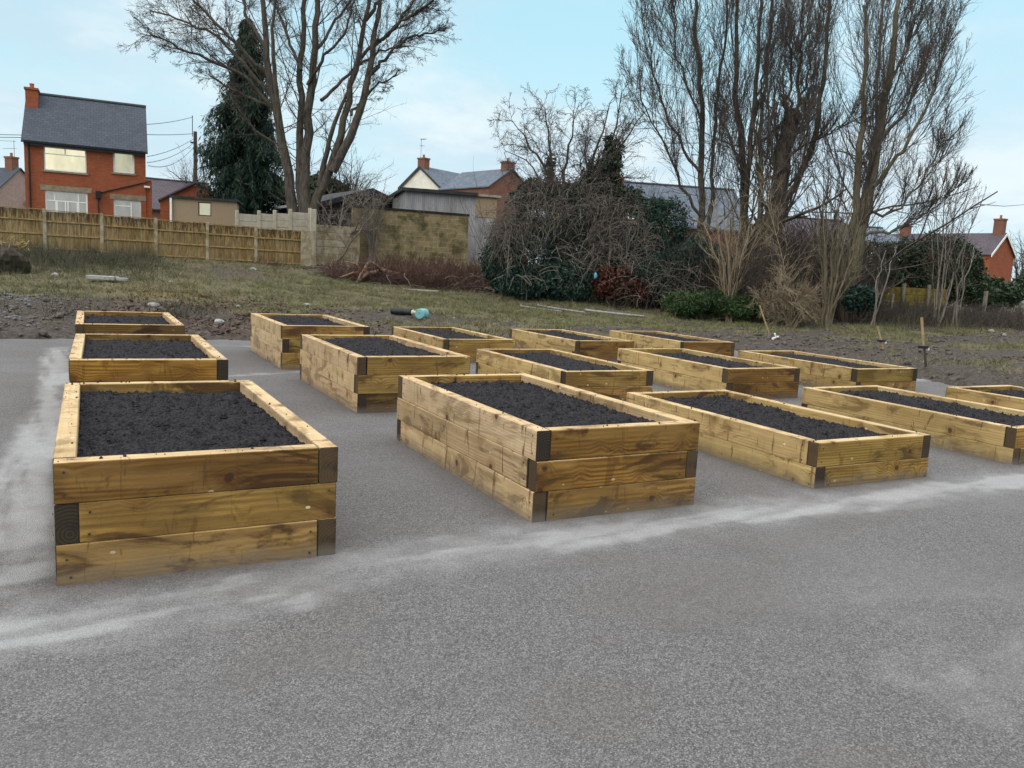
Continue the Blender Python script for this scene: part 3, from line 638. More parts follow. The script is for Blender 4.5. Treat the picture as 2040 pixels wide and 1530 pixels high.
for bi, (k, (bx, by, dz, rot, dW, dL, nl, pat)) in enumerate(BEDS.items()):
    root = empty('raised_bed', (bx, by, 0), rot); tag(root, LAB[k], 'raised bed', 'timber raised beds on the tarmac')
    Wd, Ld = WB+dW, LB+dL; top = .2*nl+dz; warm = k[0] == 'L'
    for l in range(nl):
        z1 = top-.2*l; z0 = z1-.2 if l < nl-1 else min(z1-.2, -.03); zc, h = (z0+z1)/2, z1-z0-.002
        for side in ('front', 'right', 'back', 'left'):
            A = pat[l] == 'A'; e = .0012; j = random.uniform(-.003, .003)
            long_ = side in ('left', 'right')
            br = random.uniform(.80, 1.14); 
            if long_: tint = (br*random.uniform(.97, 1.03), br*.98, br*random.uniform(.92, 1.02)*(1.08 if k[0] in 'LM' else .86), random.uniform(.72, 1.0) if k[0] in 'LM' else random.uniform(.5, .8))  # long boards paler: bleached timber plus side light put into the tint
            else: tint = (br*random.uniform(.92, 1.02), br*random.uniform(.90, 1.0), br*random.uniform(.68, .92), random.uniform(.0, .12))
            if k == 'L1' and side == 'front': tint = ((.66, .56, .44, 0), (1.10, 1.06, .92, .06), (.90, .84, .78, .16))[l]
            if k == 'M1' and side == 'front': tint = ((.74, .64, .46, .0), (.80, .68, .48, .0), (1.02, .92, .74, .12))[l]
            if k == 'L2' and side == 'front' and l == 0: tint = (1.0, .86, .5, 0)
            if k in ('L3', 'M2') and side == 'front' and l == (0 if k == 'L3' else 2): tint = (.42, .38, .36, 0)
            if k in ('O2', 'O3', 'P3') and side == 'front': tint = (.72, .62, .50, .0)
            if side == 'front': x0, x1 = (0, Wd-T_) if A else (T_, Wd); c = ((x0+x1)/2, T_/2+j, zc); L_ = x1-x0
            if side == 'back': x0, x1 = (T_, Wd) if A else (0, Wd-T_); c = ((x0+x1)/2, Ld-T_/2+j, zc); L_ = x1-x0
            if side == 'right': y0, y1 = (0, Ld-T_) if A else (T_, Ld); c = (Wd-T_/2+j, (y0+y1)/2, zc); L_ = y1-y0
            if side == 'left': y0, y1 = (T_, Ld) if A else (0, Ld-T_); c = (T_/2+j, (y0+y1)/2, zc); L_ = y1-y0
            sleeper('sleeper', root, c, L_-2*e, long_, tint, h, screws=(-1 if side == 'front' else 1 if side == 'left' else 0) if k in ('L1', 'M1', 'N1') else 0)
    soil_mesh(root, Wd, Ld, top, 100+bi*7, .013 if by < 5 else .02, 1.0 if k[0] != 'L' else .35)

# ------------------------------------------------------------------ buildings
class Fac:                                                      # a vertical facade plane between two points of the plan
    def __init__(s, uL, zL, uR, zR, v=480):
        a, b = P3(uL, v, zL)[:2], P3(uR, v, zR)[:2]; s.o = a; s.w = float(np.linalg.norm(b-a)); s.d = (b-a)/s.w
        s.n = np.array([-s.d[1], s.d[0]]); s.rot = math.atan2(s.d[1], s.d[0]); s.zb = 0.0
    def loc(s, u, v, y=0.0):
        r = ray(u, v); t = ((s.o-CAM[:2])@s.n+y)/(r[:2]@s.n); p = CAM+r*t
        return float((p[:2]-s.o)@s.d), float(p[2]-s.zb)
    def base(s, z): s.zb = z; return (s.o[0], s.o[1], z)
def window(parent, x0, z0, x1, z1, y, name='window', fw=.07, bars=(), pane='glass', frame='white_paint', depth=.06):
    m = MB(); m.box(x0, y, z0, x0+fw, y+depth, z1).box(x1-fw, y, z0, x1, y+depth, z1).box(x0+fw, y, z0, x1-fw, y+depth, z0+fw).box(x0+fw, y, z1-fw, x1-fw, y+depth, z1)
    for b in bars:
        if b[0] == 'v': m.box(b[1]-.03, y+.003, b[2], b[1]+.03, y+depth-.003, b[3])
        else: m.box(b[2], y+.006, b[1]-.03, b[3], y+depth-.006, b[1]+.03)
    w = m.build(name, frame, parent)
    MB().box(x0+.01, y+depth*.6, z0+.01, x1-.01, y+depth*.6+.02, z1-.01).build('pane', pane, w)
    return w

# red brick house
fc = Fac(52.3, 46.3, 291.5, 48.9, 440); root = empty('brick_house', fc.base(1.75), fc.rot)
tag(root, 'red brick house with slate roof and windows painted with sky glow behind the wooden fence', 'house')
wd = fc.w
def rect(u0, v0, u1, v1):
    a, b, c, d_ = fc.loc(u0, v0), fc.loc(u1, v1), None, None
    return min(a[0], b[0]), min(a[1], b[1]), max(a[0], b[0]), max(a[1], b[1])
x0_, eL = fc.loc(52, 280); eR = fc.loc(291, 299)[1]; eave = (eL+eR)/2
rz = (P3(72, 200, 49.9)[2]+P3(286, 222, 52.2)[2])/2-fc.zb
W1 = rect(86.5, 290.5, 172.5, 345.5); W2 = rect(224.8, 301, 268, 346.5); W3 = rect(89, 378.5, 175.5, 440); W4 = rect(226, 396.5, 285, 446)
W3 = (W3[0], .1, W3[2], W3[3]); DEP = 7.0
m = MB().wall(wd, -.8, eave, 0, .28, [W1, W2, W3, W4])
for xx in (0, wd-.28): m.prism([(0, -.8), (DEP, -.8), (DEP, eave), (DEP/2, rz-.1), (0, eave)], 0, .28); k = len(m.v)-10; m.v[k:] = [(xx+.001+p[1]*.99, p[0]*.999+.002, p[2]) for p in m.v[k:]]
m.box(.28, DEP-.28, -.8, wd-.28, DEP-.002, eave); m.build('wall', 'red_brick', root)
def roof_x(parent, x0, x1, dep, eave, rz, mat_, over=.3, th=.10, ridge='dark_metal', name='roof'):
    sl = (rz-eave)/(dep/2); m = MB()
    for sgn in (0, 1):
        a = (-over, eave-sl*over+.02); b = (dep/2, rz+.02)
        if sgn: a, b = (dep+over, a[1]), b
        vs = [(x0, a[0], a[1]), (x1, a[0], a[1]), (x1, b[0], b[1]), (x0, b[0], b[1])]; vs += [(p[0], p[1], p[2]+th) for p in vs]
        f = [(0,3,2,1),(4,5,6,7),(0,1,5,4),(1,2,6,5),(2,3,7,6),(3,0,4,7)]
        m.add(vs, f if not sgn else [q[::-1] for q in f])
    r = m.build(name, mat_, parent)
    MB().tube([(x0-.01, dep/2, rz+th+.02), (x1+.01, dep/2, rz+th+.02)], .11, 8).build('ridge_tile', ridge, r)
    return r
rf = roof_x(root, -.12, wd+.12, DEP, eave, rz, 'slate', .25)
cx, cz = fc.loc(63, 176, 2.6); cw = .62
ch = MB().box(cx-cw/2, 2.3, rz-1.3, cx+cw/2, 3.3, cz-.12).box(cx-cw/2-.06, 2.24, cz-.12, cx+cw/2+.06, 3.36, cz).build('chimney', 'red_brick', rf)
MB().lathe([(.14, cz), (.11, cz+.22), (.13, cz+.24), (.13, cz+.3)], 10).build('chimney_pot', 'clay', ch).location = (cx, 2.8, 0)
MB().box(0, -.33, eave-.17, wd, -.22, eave-.06).build('gutter', 'black_plastic', root)
MB().box(0, -.215, eave-.30, wd, -.003, eave-.10).build('fascia', 'dark_metal', root)
px_ = fc.loc(61, 400)[0]; MB().tube([(px_, -.26, eave-.2), (px_, -.09, eave-.6), (px_, -.09, -.5)], .05, 8).build('downpipe', 'black_plastic', root)
window(root, *W1, .08, bars=[('h', W1[1]+(W1[3]-W1[1])*.70, W1[0], W1[2]), ('v', (W1[0]+W1[2])/2, W1[1]+(W1[3]-W1[1])*.70, W1[3]), ('v', (W1[0]+W1[2])/2, W1[1], W1[1]+(W1[3]-W1[1])*.70)][:2], pane='sky_glow_warm')
window(root, *W2, .08, bars=[], fw=.10, pane='sky_glow_green')
w3 = W3[2]-W3[0]; zt = W3[3]-.55
window(root, *W3, .08, name='french_door', bars=[('h', zt, W3[0], W3[2])]+[('v', W3[0]+w3*q, W3[1], zt) for q in (.25, .28, .47, .53, .75, .78)]+[('v', W3[0]+w3*q, zt, W3[3]) for q in (.22, .78)], fw=.09, pane='sky_glow_low')
window(root, *W4, .08, bars=[('v', W4[0]+(W4[2]-W4[0])*.6, W4[1], W4[3]), ('h', W4[3]-.35, W4[0], W4[0]+(W4[2]-W4[0])*.6)], fw=.10, pane='sky_glow_low')
for W_, dx in ((W3, .22), (W4, .18)): MB().box(W_[0]-dx, -.025, W_[3]+.003, W_[2]+dx, .10, W_[3]+.30).build('lintel', 'stone', root)
for W_ in (W1, W2): MB().box(W_[0]-.1, -.07, W_[1]-.10, W_[2]+.1, .10, W_[1]-.003).build('sill', 'stone', root)
# low side wing, service pipe, wall lamp
xw = fc.loc(303, 400)[0]; zw = fc.loc(300, 358)[1]
MB().prism([(0, -.8), (0, zw-.03), (5, zw-.03), (5, -.8)], 0, 1).build('side_wing', 'red_brick', root).data.transform(Matrix(((0, xw-wd-.004, 0, wd+.002), (1, 0, 0, .05), (0, 0, 1, 0), (0, 0, 0, 1))))
a = fc.loc(199, 384); b = fc.loc(300, 361); MB().tube([(a[0], -.05, a[1]), (b[0], -.05, b[1])], .035, 6).build('service_pipe', 'black_plastic', root)
c = fc.loc(196, 388); hp = MB().box(c[0]-.14, -.26, c[1]-.22, c[0]+.14, -.005, c[1]+.2).tube([(c[0], -.1, c[1]-.2), (c[0], -.1, -.4)], .045, 6).build('hopper_pipe', 'black_plastic', root)
c = fc.loc(293, 373); MB().bbox(c[0]-.16, -.2, c[1]-.06, c[0]+.16, -.004, c[1]+.06, .02).build('wall_light', 'white_plastic', root)

def gable_house(name, label, u, v, z, hw, drop, length, rot, zb, wallm, roofm, over=.2, frontm=None, barge=None, cat='house'):
    zb -= 1.5; p = P3(u, v, z); dr = ray(u, v); th = math.atan2(-dr[0], dr[1])+radians(rot)
    r = empty(name, (p[0], p[1], zb), th); tag(r, label, cat); rz = p[2]-zb-.12; ev = rz-drop
    for ya in (0, length-.25): MB().prism([(-hw, 0), (hw, 0), (hw, ev), (0, rz), (-hw, ev)], ya, ya+.25).build('gable_wall', frontm or wallm, r)
    MB().box(-hw+.002, .251, 0, -hw+.25, length-.251, ev).box(hw-.25, .251, 0, hw-.002, length-.251, ev).build('side_wall', wallm, r)
    sl = drop/hw; m = MB(); o = hw+over
    for s in (-1, 1):
        vs = [(s*o, -.18, rz-sl*o+.02), (s*o, length+.18, rz-sl*o+.02), (0, length+.18, rz+.02), (0, -.18, rz+.02)]; vs += [(a_, b_, c_+.1) for a_, b_, c_ in vs]
        f = [(0,3,2,1),(4,5,6,7),(0,1,5,4),(1,2,6,5),(2,3,7,6),(3,0,4,7)]; m.add(vs, f if s > 0 else [q[::-1] for q in f])
    rf = m.build('roof', roofm, r)
    if barge:
        m = MB()
        for s in (-1, 1): m.add([(s*o, -.23, rz-sl*o-.16), (0, -.23, rz-.16), (0, -.23, rz+.11), (s*o, -.23, rz-sl*o+.11), (s*o, -.185, rz-sl*o-.16), (0, -.185, rz-.16), (0, -.185, rz+.11), (s*o, -.185, rz-sl*o+.11)], [(0,1,2,3),(7,6,5,4),(0,4,5,1),(2,6,7,3),(0,3,7,4)])
        m.build('barge_board', barge, r)
    return r, rf, rz
def chimney(parent, x, y, z0, z1, w=.6, d_=.8, pots=2, m='old_brick'):
    c = MB().box(x-w/2, y-d_/2, z0, x+w/2, y+d_/2, z1-.15).box(x-w/2-.06, y-d_/2-.06, z1-.15, x+w/2+.06, y+d_/2+.06, z1).build('chimney', m, parent)
    for i in range(pots): MB().lathe([(.13, z1), (.11, z1+.3), (.14, z1+.34)], 8).build('chimney_pot', 'clay', c).location = (x, y+(i-(pots-1)/2)*.4, 0)
    return c
def aerial(parent, x, y, z, h=2.0, a=0.0, n=7):
    m = MB().tube([(x, y, z), (x, y, z+h)], .025, 5); c, s = cos(a), sin(a)
    for zz, L, k in ((h-.1, 1.6, n), (h-.75, .9, 4)):
        m.tube([(x-c*.2, y-s*.2, z+zz), (x+c*L, y+s*L, z+zz-.12)], .018, 5)
        for i in range(k): q = .1+i*(L-.2)/k; m.tube([(x+c*q-s*.22, y+s*q+c*.22, z+zz-.02*i), (x+c*q+s*.22, y+s*q-c*.22, z+zz-.02*i)], .012, 4)
    return m.build('aerial', 'grey_pole', parent)
r, rf, rz = gable_house('rendered_house', 'distant house at the left edge with grey roof and pinkish render gable', 39, 334, 75, 2.9, 2.7, 9, 38, 2.2, 'render_pink', 'slate', frontm='render_pink')
chimney(rf, 0, 1.0, rz-.6, rz+1.1, .7, .9, 1); aerial(r, .6, 1.4, rz-.3, 3.0, 2.6)
MB().lathe([(.02, 0), (.3, .08), (.33, .12)], 12).build('satellite_dish', 'lead', r).matrix_local = Matrix.Translation((.6, -.12, rz-3.0)) @ Matrix.Rotation(radians(90), 4, 'X')
r, rf, rz = gable_house('white_gable_house', 'white gabled house with grey roof, chimney and tall aerial above the corrugated shed', 838, 330, 85, 2.75, 2.05, 9, -42, 2.6, 'old_brick', 'slate_pale', frontm='render', barge='dark_metal')
chimney(rf, 0, .45, rz-.5, rz+.95, .95, .8, 1); aerial(r, -.1, .1, rz+.7, 2.2, -.55)
r, rf, rz = gable_house('brick_gable_house', 'brick gable house with pale frosted roof just right of the white gable', 1019, 335, 74, 2.6, 1.75, 7, 42, 2.5, 'old_brick', 'slate_pale')
chimney(rf, 0, .5, rz-.5, rz+.7, 1.0, .8, 1)
r, rf, rz = gable_house('terraced_house', 'far right red brick house with purple tiled roof and white barge boards', 2003, 464, 80, 2.5, 2.05, 17, 66, -.5, 'red_brick', 'tile_purple', barge='white_paint')
chimney(rf, 0, .6, rz-.5, rz+1.5, .7, .9, 1); chimney(rf, 0, 10.2, rz-.5, rz+1.0, .7, .9, 2)
MB().tube([(-2.56, 1.7, rz-2.2), (-2.56, 1.7, 0)], .05, 6).build('downpipe', 'black_plastic', r)
r, rf, rz = gable_house('timber_barn', 'low black timber barn with shallow felt roof beside the big bare tree', 740, 375, 44, 3.0, 1.0, 6, 24, 1.6, 'tarred_board', 'felt', over=.35, barge='felt')
MB().add([(-3.34, -.2, rz-1.0+.02), (-3.34, 6.2, rz-1.0+.02), (-.6, 6.2, rz-.06), (-.6, -.2, rz-.06)], [(0, 1, 2, 3), (3, 2, 1, 0)]).v
MB().box(-3.42, -.22, rz-1.06, -3.36, 6.22, rz-.92).build('eave_trim', 'felt_edge', r)
r, rf, rz = gable_house('brick_outbuilding', 'small red brick gable showing above the tan garage beside the conifer', 392, 361, 48, 2.0, 1.15, 4, 0, 1.7, 'red_brick', 'tile_purple', over=.1)
def ridge_house(name, label, uL, zL, uR, zR, vr, ve, dep, zb, wallm, roofm, cat='house'):
    zb -= 1.5; f = Fac(uL, zL, uR, zR, ve); r = empty(name, f.base(zb), f.rot); tag(r, label, cat)
    um = (uL+uR)/2; ev = f.loc(um, ve, -.25)[1]; rz = f.loc(um, vr, dep/2)[1]-.12
    m = MB().wall(f.w, 0, ev, 0, .25, [])
    for xx in (0, f.w-.25):
        k = len(m.v); m.prism([(0, 0), (dep, 0), (dep, ev), (dep/2, rz), (0, ev)], 0, .25); m.v[k:] = [(xx+p[1]*.99+.001, p[0]*.998+.003, p[2]) for p in m.v[k:]]
    m.build('wall', wallm, r); rf = roof_x(r, -.1, f.w+.1, dep, ev, rz, roofm); return f, r, rf, ev, rz
f_, r, rf, ev, rz = ridge_house('far_terrace', 'purple grey tiled roof between the red brick house and the conifer', 280, 66, 430, 69, 361, 417, 7, 2.4, 'old_brick', 'tile_purple')
f_, r, rf, ev, rz = ridge_house('slate_roof_house', 'pale slate roofed house half hidden behind the thicket and bare trees', 1210, 60, 1500, 62, 371, 448, 8, 1.5, 'old_brick', 'slate_pale')
x_, z_ = f_.loc(1230, 352, 3); chimney(rf, x_, 3.0, rz-1.6, z_, .85, .85, 2, 'red_brick')
x0, z0 = f_.loc(1243, 392, -3); x1, _z = f_.loc(1338, 392, -3)
ex = MB().box(x0, -3, 0, x1, -.01, z0-.2).build('rear_extension', 'render_tan', r); MB().box(x0-.15, -3.15, z0-.199, x1+.15, -.02, z0).build('flat_roof', 'felt', ex)
window(ex, x0+.35, z0-1.5, x0+1.4, z0-.5, -3.06)
f_, r, rf, ev, rz = ridge_house('low_cottage', 'low house with pale grey roof and white wall left of the long hedge', 1722, 70, 1800, 71, 455, 483, 6, .4, 'white_paint', 'slate_pale')
window(r, f_.loc(1740, 490)[0], ev-1.3, f_.loc(1752, 490)[0], ev-.35, -.065)
f_, r, rf, ev, rz = ridge_house('long_roof_house', 'long brown roofed house glimpsed between the trunks of the bare trees', 1560, 66, 1725, 68, 438, 490, 7, .6, 'old_brick', 'tile_purple')

# tan garage
fg = Fac(343, 42.2, 472, 43, 430); r = empty('garage', fg.base(1.6), fg.rot); tag(r, 'tan pebble-dashed garage with one pale window in front of the conifer', 'garage')
gt = fg.loc(400, 398)[1]; wx0, wz1 = fg.loc(395, 402); wx1, wz0 = fg.loc(421, 431)
MB().wall(fg.w, 0, gt, 0, .2, [(wx0, wz0, wx1, wz1)]).box(.002, .201, 0, .2, 4, gt-.002).box(fg.w-.2, .201, 0, fg.w-.002, 4, gt-.002).build('wall', 'render_tan', r)
MB().box(-.1, -.14, gt+.001, fg.w+.1, 4.1, gt+.12).build('flat_roof', 'felt', r); window(r, wx0, wz0, wx1, wz1, .05, frame='dark_metal', pane='sky_glow_green', fw=.05)
MB().box(-.10, -.12, 0, -.002, -.01, gt-.005).build('corner_post', 'white_paint', r)
# corrugated shed
fs = Fac(806, 40, 986, 41.2, 440); r = empty('corrugated_shed', fs.base(1.2), fs.rot); tag(r, 'grey corrugated sheet shed with dark flat roof behind the block wall', 'shed')
sh = fs.loc(880, 386)[1]
MB().box(0, 0, 0, fs.w, .08, sh).box(.002, .081, 0, .08, 5, sh-.002).box(fs.w-.08, .081, 0, fs.w-.002, 5, sh-.002).build('wall', 'corrugated', r)
MB().box(-.2, -.22, sh+.001, fs.w*.78, 5.1, sh+.16).build('flat_roof', 'felt', r)
MB().box(fs.w*.775, -.03, sh-1.0, fs.w+.05, -.004, sh-.05).build('patch_panel', 'render_tan', r)
MB().box(fs.w*.785, -.15, sh+.001, fs.w+.25, 5.05, sh+.11).build('lean_roof', 'plank', r)
# block wall
fw_ = Fac(702, 36.4, 933, 38.6, 450); r = empty('block_wall', fw_.base(.5), fw_.rot); tag(r, 'mossy tan block wall below the corrugated shed', 'wall')
zl, zr = fw_.loc(702, 412)[1], fw_.loc(933, 423)[1]; zt = (zl+zr)/2
MB().box(0, 0, 0, fw_.w, .22, zt-.1).build('masonry', 'block', r); MB().box(-.02, -.03, zt-.099, fw_.w+.03, .25, zt).build('coping', 'tarred_board', r)

# ------------------------------------------------------------------ fences
def at_y(u, v, y): r_ = ray(u, v); t = y/r_[1]; return CAM+r_*t
YF = 35.55
A0, A1 = at_y(88, 417, YF), at_y(602, 460, YF); N0 = 4
sp_ = (A1[0]-A0[0])/5; top_ = lambda x: A0[2]+(A1[2]-A0[2])*(x-A0[0])/(A1[0]-A0[0])
root = empty('panel_fence', (A0[0]-N0*sp_, YF, 1.3)); tag(root, 'stained wooden panel fence with concrete posts across the left background', 'fence')
for i in range(-N0, 6):
    x = A0[0]+i*sp_; lx = x-(A0[0]-N0*sp_); zt = top_(x)-1.3
    MB().bbox(lx-.06, -.06, -.5, lx+.06, .06, zt+.03, .012).build('concrete_post', 'concrete', root)
    if i == 5: break
    zt2 = (zt+top_(x+sp_)-1.3)/2; pw = sp_-.12; hh = 1.50; zb = zt2-hh; m = MB(); nb = 15
    for k in range(nb):
        a = k*pw/nb; j = random.uniform(-.012, .012)
        m.box(a+.003, -.012+j*.3, .02+random.uniform(-.01, .01), a+pw/nb-.001, .008+j*.3, hh-.04+random.uniform(-.02, .01))
    p = m.build('fence_panel', 'fence_wood', root, (lx+.06, 0, zb))
    for zz in (.06, .56, 1.06): MB().box(0, -.05, zz, pw, -.0165, zz+.05).build('rail', 'rail_wood', p)
    MB().box(-.0, -.03, hh-.03, pw, .03, hh+.0).build('capping', 'rail_wood', p)
    MB().bbox(lx+.062, -.025, zb-.35, lx+.06+pw-.002, .025, zb+.005, .008).build('gravel_board', 'concrete', root)
# concrete panel fence
CL = lambda pts: pts
def conc_fence(name, label, us, vtop, vbot, y, courses, matn):
    pts = [at_y(u, 450, y) for u in us]; zt = [at_y(u, v, y)[2] for u, v in zip(us, vtop)]; z0 = min(at_y(u, v, y)[2] for u, v in zip(us, vbot))-.5
    r = empty(name, (pts[0][0], y, z0)); tag(r, label, 'fence')
    for i, p in enumerate(pts):
        lx = p[0]-pts[0][0]; MB().bbox(lx-.07, -.07, 0, lx+.07, .07, zt[i]-z0+.1, .015).build('concrete_post', matn, r)
        if i < len(pts)-1:
            w = pts[i+1][0]-p[0]; top = min(zt[i], zt[i+1])-z0-.02; ch = .31
            for k in range(courses):
                b = top-ch*(k+1); 
                if b > .1: MB().bbox(lx+.06, -.025+random.uniform(-.006, .006), b+.004, lx+w-.06, .025, b+ch-.004, .01).build('concrete_panel', matn, r)
    return r
conc_fence('panel_wall', 'pale concrete panel fence rising behind the right end of the wooden fence', [472, 516, 547, 578, 617], [424, 424, 423, 421, 419], [470]*5, 37.2, 5, 'pale_concrete')
conc_fence('panel_wall', 'weathered tan concrete panel fence between tall post and block wall', [624, 714], [434, 452], [528, 522], 35.7, 6, 'concrete')
m = MB().bbox(-.13, -.08, 0, .13, .08, 3.0, .02); p = at_y(624, 417, 35.45); tag(m.build('gate_post', 'pale_concrete', None, (p[0], 35.45, p[2]-3.0)), 'tall thick concrete post where the two concrete fences meet', 'post')
p = at_y(614, 459, 35.3); tag(MB().bbox(-.28, -.03, 0, .28, .03, 2.0, .01).build('concrete_slab', 'concrete', None, (p[0], 35.3, p[2]-2.0)), 'upright grey concrete slab at the right end of the wooden fence', 'slab')

# telegraph pole with wires
pp = P3(389, 262, 62); root = empty('telegraph_pole', (pp[0], pp[1], 2)); tag(root, 'dark telegraph pole left of the conifer, carrying wires to the houses', 'telegraph pole')
hp_ = pp[2]-2; MB().tube([(0, 0, 0), (0, 0, hp_)], [.17, .13], 8).build('pole', 'bark_dark', root); MB().tube([(-.2, 0, hp_-.4), (-.2, 0, hp_+1.15)], .03, 5).build('mast', 'dark_metal', root)
m = MB().box(-.35, -.06, hp_-.9, .1, .06, hp_-.78); m.build('bracket', 'dark_metal', root)
def wire(a, b, sag=.2, r_=.018):
    a, b = np.array(a), np.array(b); pts = [a+(b-a)*t-np.array([0, 0, sag*4*t*(1-t)]) for t in np.linspace(0, 1, 10)]
    return [tuple(p-np.array([pp[0], pp[1], 2])) for p in pts]
for a, b, sg in (((384, 233), (288, 248), .1), ((388, 266), (290, 268), .05), ((388, 275), (293, 312), .2), ((388, 283), (293, 324), .3), ((388, 290), (295, 330), .6)):
    MB().tube(wire(P3(*a, 62), P3(*b, 50), sg), .02, 4).build('wire', 'black_plastic', root)
pl_ = P3(-60, 268, 62)
pw_ = empty('overhead_wire', P3(47, 268, 50)); tag(pw_, 'thin overhead wires running off the left edge from the brick house', 'wire')
for v0, v1 in ((268, 267), (273, 273)):
    a, b = P3(-60, v1, 60)-P3(47, 268, 50), P3(48, v0+1, 50.5)-P3(47, 268, 50); MB().tube([tuple(a+(b-a)*t) for t in (0, .5, 1)], .02, 4).build('cable', 'black_plastic', pw_)

# ------------------------------------------------------------------ trees and shrubs
def tree(name, label, base, trunk_sets, crown_sets, tm='bark', cm='twig', cat_='tree', group=None, tsides=8, extra=()):
    root = empty(name, tuple(base)); tag(root, label, cat_, group); b = np.asarray(base, float)
    V, Q = tubes(trunk_sets, tsides); add_mesh('trunk', V-b, Q, tm, root, smooth=True)
    V, Q = tubes(crown_sets, 3); add_mesh('crown', V-b, Q, cm, root)
    for nm, V, Q, m_ in extra: add_mesh(nm, V-b, Q, m_, root)
    return root
def bp(p): return np.array([p[0], p[1], gz(p[0], p[1])-.1])

# --- big multi-stemmed bare tree
Z = 39.5
base = P3(608, 440, Z); base[2] = gz(base[0], base[1])-.2
def fromb(path, z, dz, off): 
    p = pix(path, z, dz); return [base+np.array(off)]+p
st = [stem(fromb([(580,420),(572,314),(549,220),(532,141),(528,78),(525,0),(520,-110),(515,-200)], Z, -1.5, (-.35,0,0)), .31, .05, 22, .05),
 stem(fromb([(596,415),(599,314),(597,188),(600,94),(609,0),(612,-100),(610,-220)], Z, .8, (-.05,.2,0)), .25, .05, 22, .05),
 stem(fromb([(606,415),(609,314),(616,204),(628,94),(634,0),(642,-100),(655,-230)], Z, -.5, (.1,0,0)), .32, .05, 22, .05),
 stem(fromb([(618,408),(650,361),(672,298),(694,204),(710,125),(729,31),(745,-60),(750,-160)], Z, -1.0, (.35,0,0)), .27, .04, 22, .05)]
st += [stem(pix([(662,342),(697,282),(722,204),(735,150),(747,63),(760,0),(775,-110)], Z-.3, -1), .24, .05, 18, .03),
 stem(pix([(636,372),(646,330),(650,298),(672,229),(694,180)], Z, -.4), .16, .07, 12, .02),
 stem(pix([(560,260),(551,200),(545,120),(541,60),(552,-20)], Z-1, -1.8), .15, .05, 12, .03)]
li = [stem(pix(p, Z-.4, dz), r, .035, 16, .05) for p, dz, r in (
 ([(547,222),(500,165),(465,138),(396,113),(343,88),(305,72)], -3, .10), ([(541,190),(480,120),(430,66),(358,41),(300,18)], 1.5, .10),
 ([(533,150),(475,90),(421,40),(375,-10),(340,-60)], -1.2, .10), ([(530,95),(490,30),(470,-40),(455,-120)], 2, .09),
 ([(735,152),(769,113),(813,72),(845,66),(884,62)], 1.5, .09), ([(745,90),(790,52),(845,15),(890,-25)], -2, .09), ([(711,122),(770,70),(825,5),(858,-60)], 2, .09),
 ([(600,140),(578,90),(552,20),(535,-60)], 2, .085), ([(626,110),(660,55),(700,0),(720,-60)], 2.5, .085), ([(612,170),(650,110),(690,60),(712,-20)], -2, .085), ([(729,40),(770,-20),(800,-70)], 1, .10),
 ([(640,200),(700,140),(770,95),(815,90)], 3, .09), ([(545,215),(490,190),(450,170),(420,150)], 2, .08), ([(700,230),(745,170),(790,150)], 2.5, .07))]
one = cat(*[stem(s_[0][0], s_[1][0, 0], s_[1][0, -1], 22) for s_ in st[:5]]+[stem(l_[0][0], l_[1][0, 0], l_[1][0, -1], 22) for l_ in li])
L1 = spawn(*one, 15, .30, 1.0, .62, .25, .27, 9, .22, .05, .11, rmin=.018, lend=.35)
L1b = spawn(*cat(*li[:8]), 12, .3, 1.0, .65, .25, .36, 9, .4, .03, .13, rmin=.016, lend=.4)
B1 = cat(L1, L1b)
L2 = spawn(*B1, 8, .2, 1.0, .7, .25, .50, 6, .5, .05, .14, rmin=.009)
L3_ = spawn(*L2, 7, .2, 1.0, .7, .25, .55, 5, .6, .04, .17, rmin=.0065); L4_ = spawn(*L3_, 2, .3, 1.0, .7, .25, .6, 3, .8, .0, .15, rmin=.0055)
ep = spawn(*cat(*[stem(s_[0][0], s_[1][0, 0], .1, 20) for s_ in st[:5]]), 14, .10, .5, 1.0, .3, .09, 7, .12, .05, .16, rmin=.014, lend=.2)   # thin shoots low on the stems
ep2 = spawn(*ep, 6, .2, 1.0, .7, .3, .5, 4, .7, .03, .18, rmin=.008)
tree('big_bare_tree', 'huge bare multi-stemmed tree rising behind the right end of the fence', base, st+li, [B1, L2, L3_, L4_, ep, ep2])

# --- dark drooping conifer
Zc = 47.5; cb = P3(492, 440, Zc); cb[2] = gz(cb[0], cb[1])-.2; ct = P3(496, 45, Zc); HT = ct[2]-cb[2]
root = empty('conifer', tuple(cb)); tag(root, 'tall dark drooping conifer standing left of the big bare tree', 'tree')
V, Q = tubes([stem([(0,0,0),(.05,0,HT*.5),(.1,0,HT)], .26, .03, 14)], 8); add_mesh('trunk', V, Q, 'bark_dark', root, smooth=True)
nb = 520; hh = RNG.random(nb)**1.15; hz = .4+hh*(HT-.5); az = RNG.random(nb)*2*pi
rad = (3.05*(1-hh)**.80+.22)*(.68+.5*RNG.random(nb))*(1+.22*np.sin(az*3+hh*9)); tt = np.linspace(0, 1, 9)[None]
PB = np.stack([np.cos(az)[:, None]*rad[:, None]*tt, np.sin(az)[:, None]*rad[:, None]*tt, hz[:, None]+rad[:, None]*(.30*tt-.62*tt**2)*(.6+.8*RNG.random((nb, 1)))], 2)
PB[..., 2] = np.maximum(PB[..., 2], .35)
V, Q = tubes([(PB, np.linspace(.03, .008, 9)[None].repeat(nb, 0))], 4); br = add_mesh('branches', V, Q, 'bark_dark', root)
k = 90000; bi = RNG.choice(nb, k, p=rad/rad.sum()); t = .22+.78*RNG.random(k)**.75; x = t*8; i = np.minimum(x.astype(int), 7); f = (x-i)[:, None]
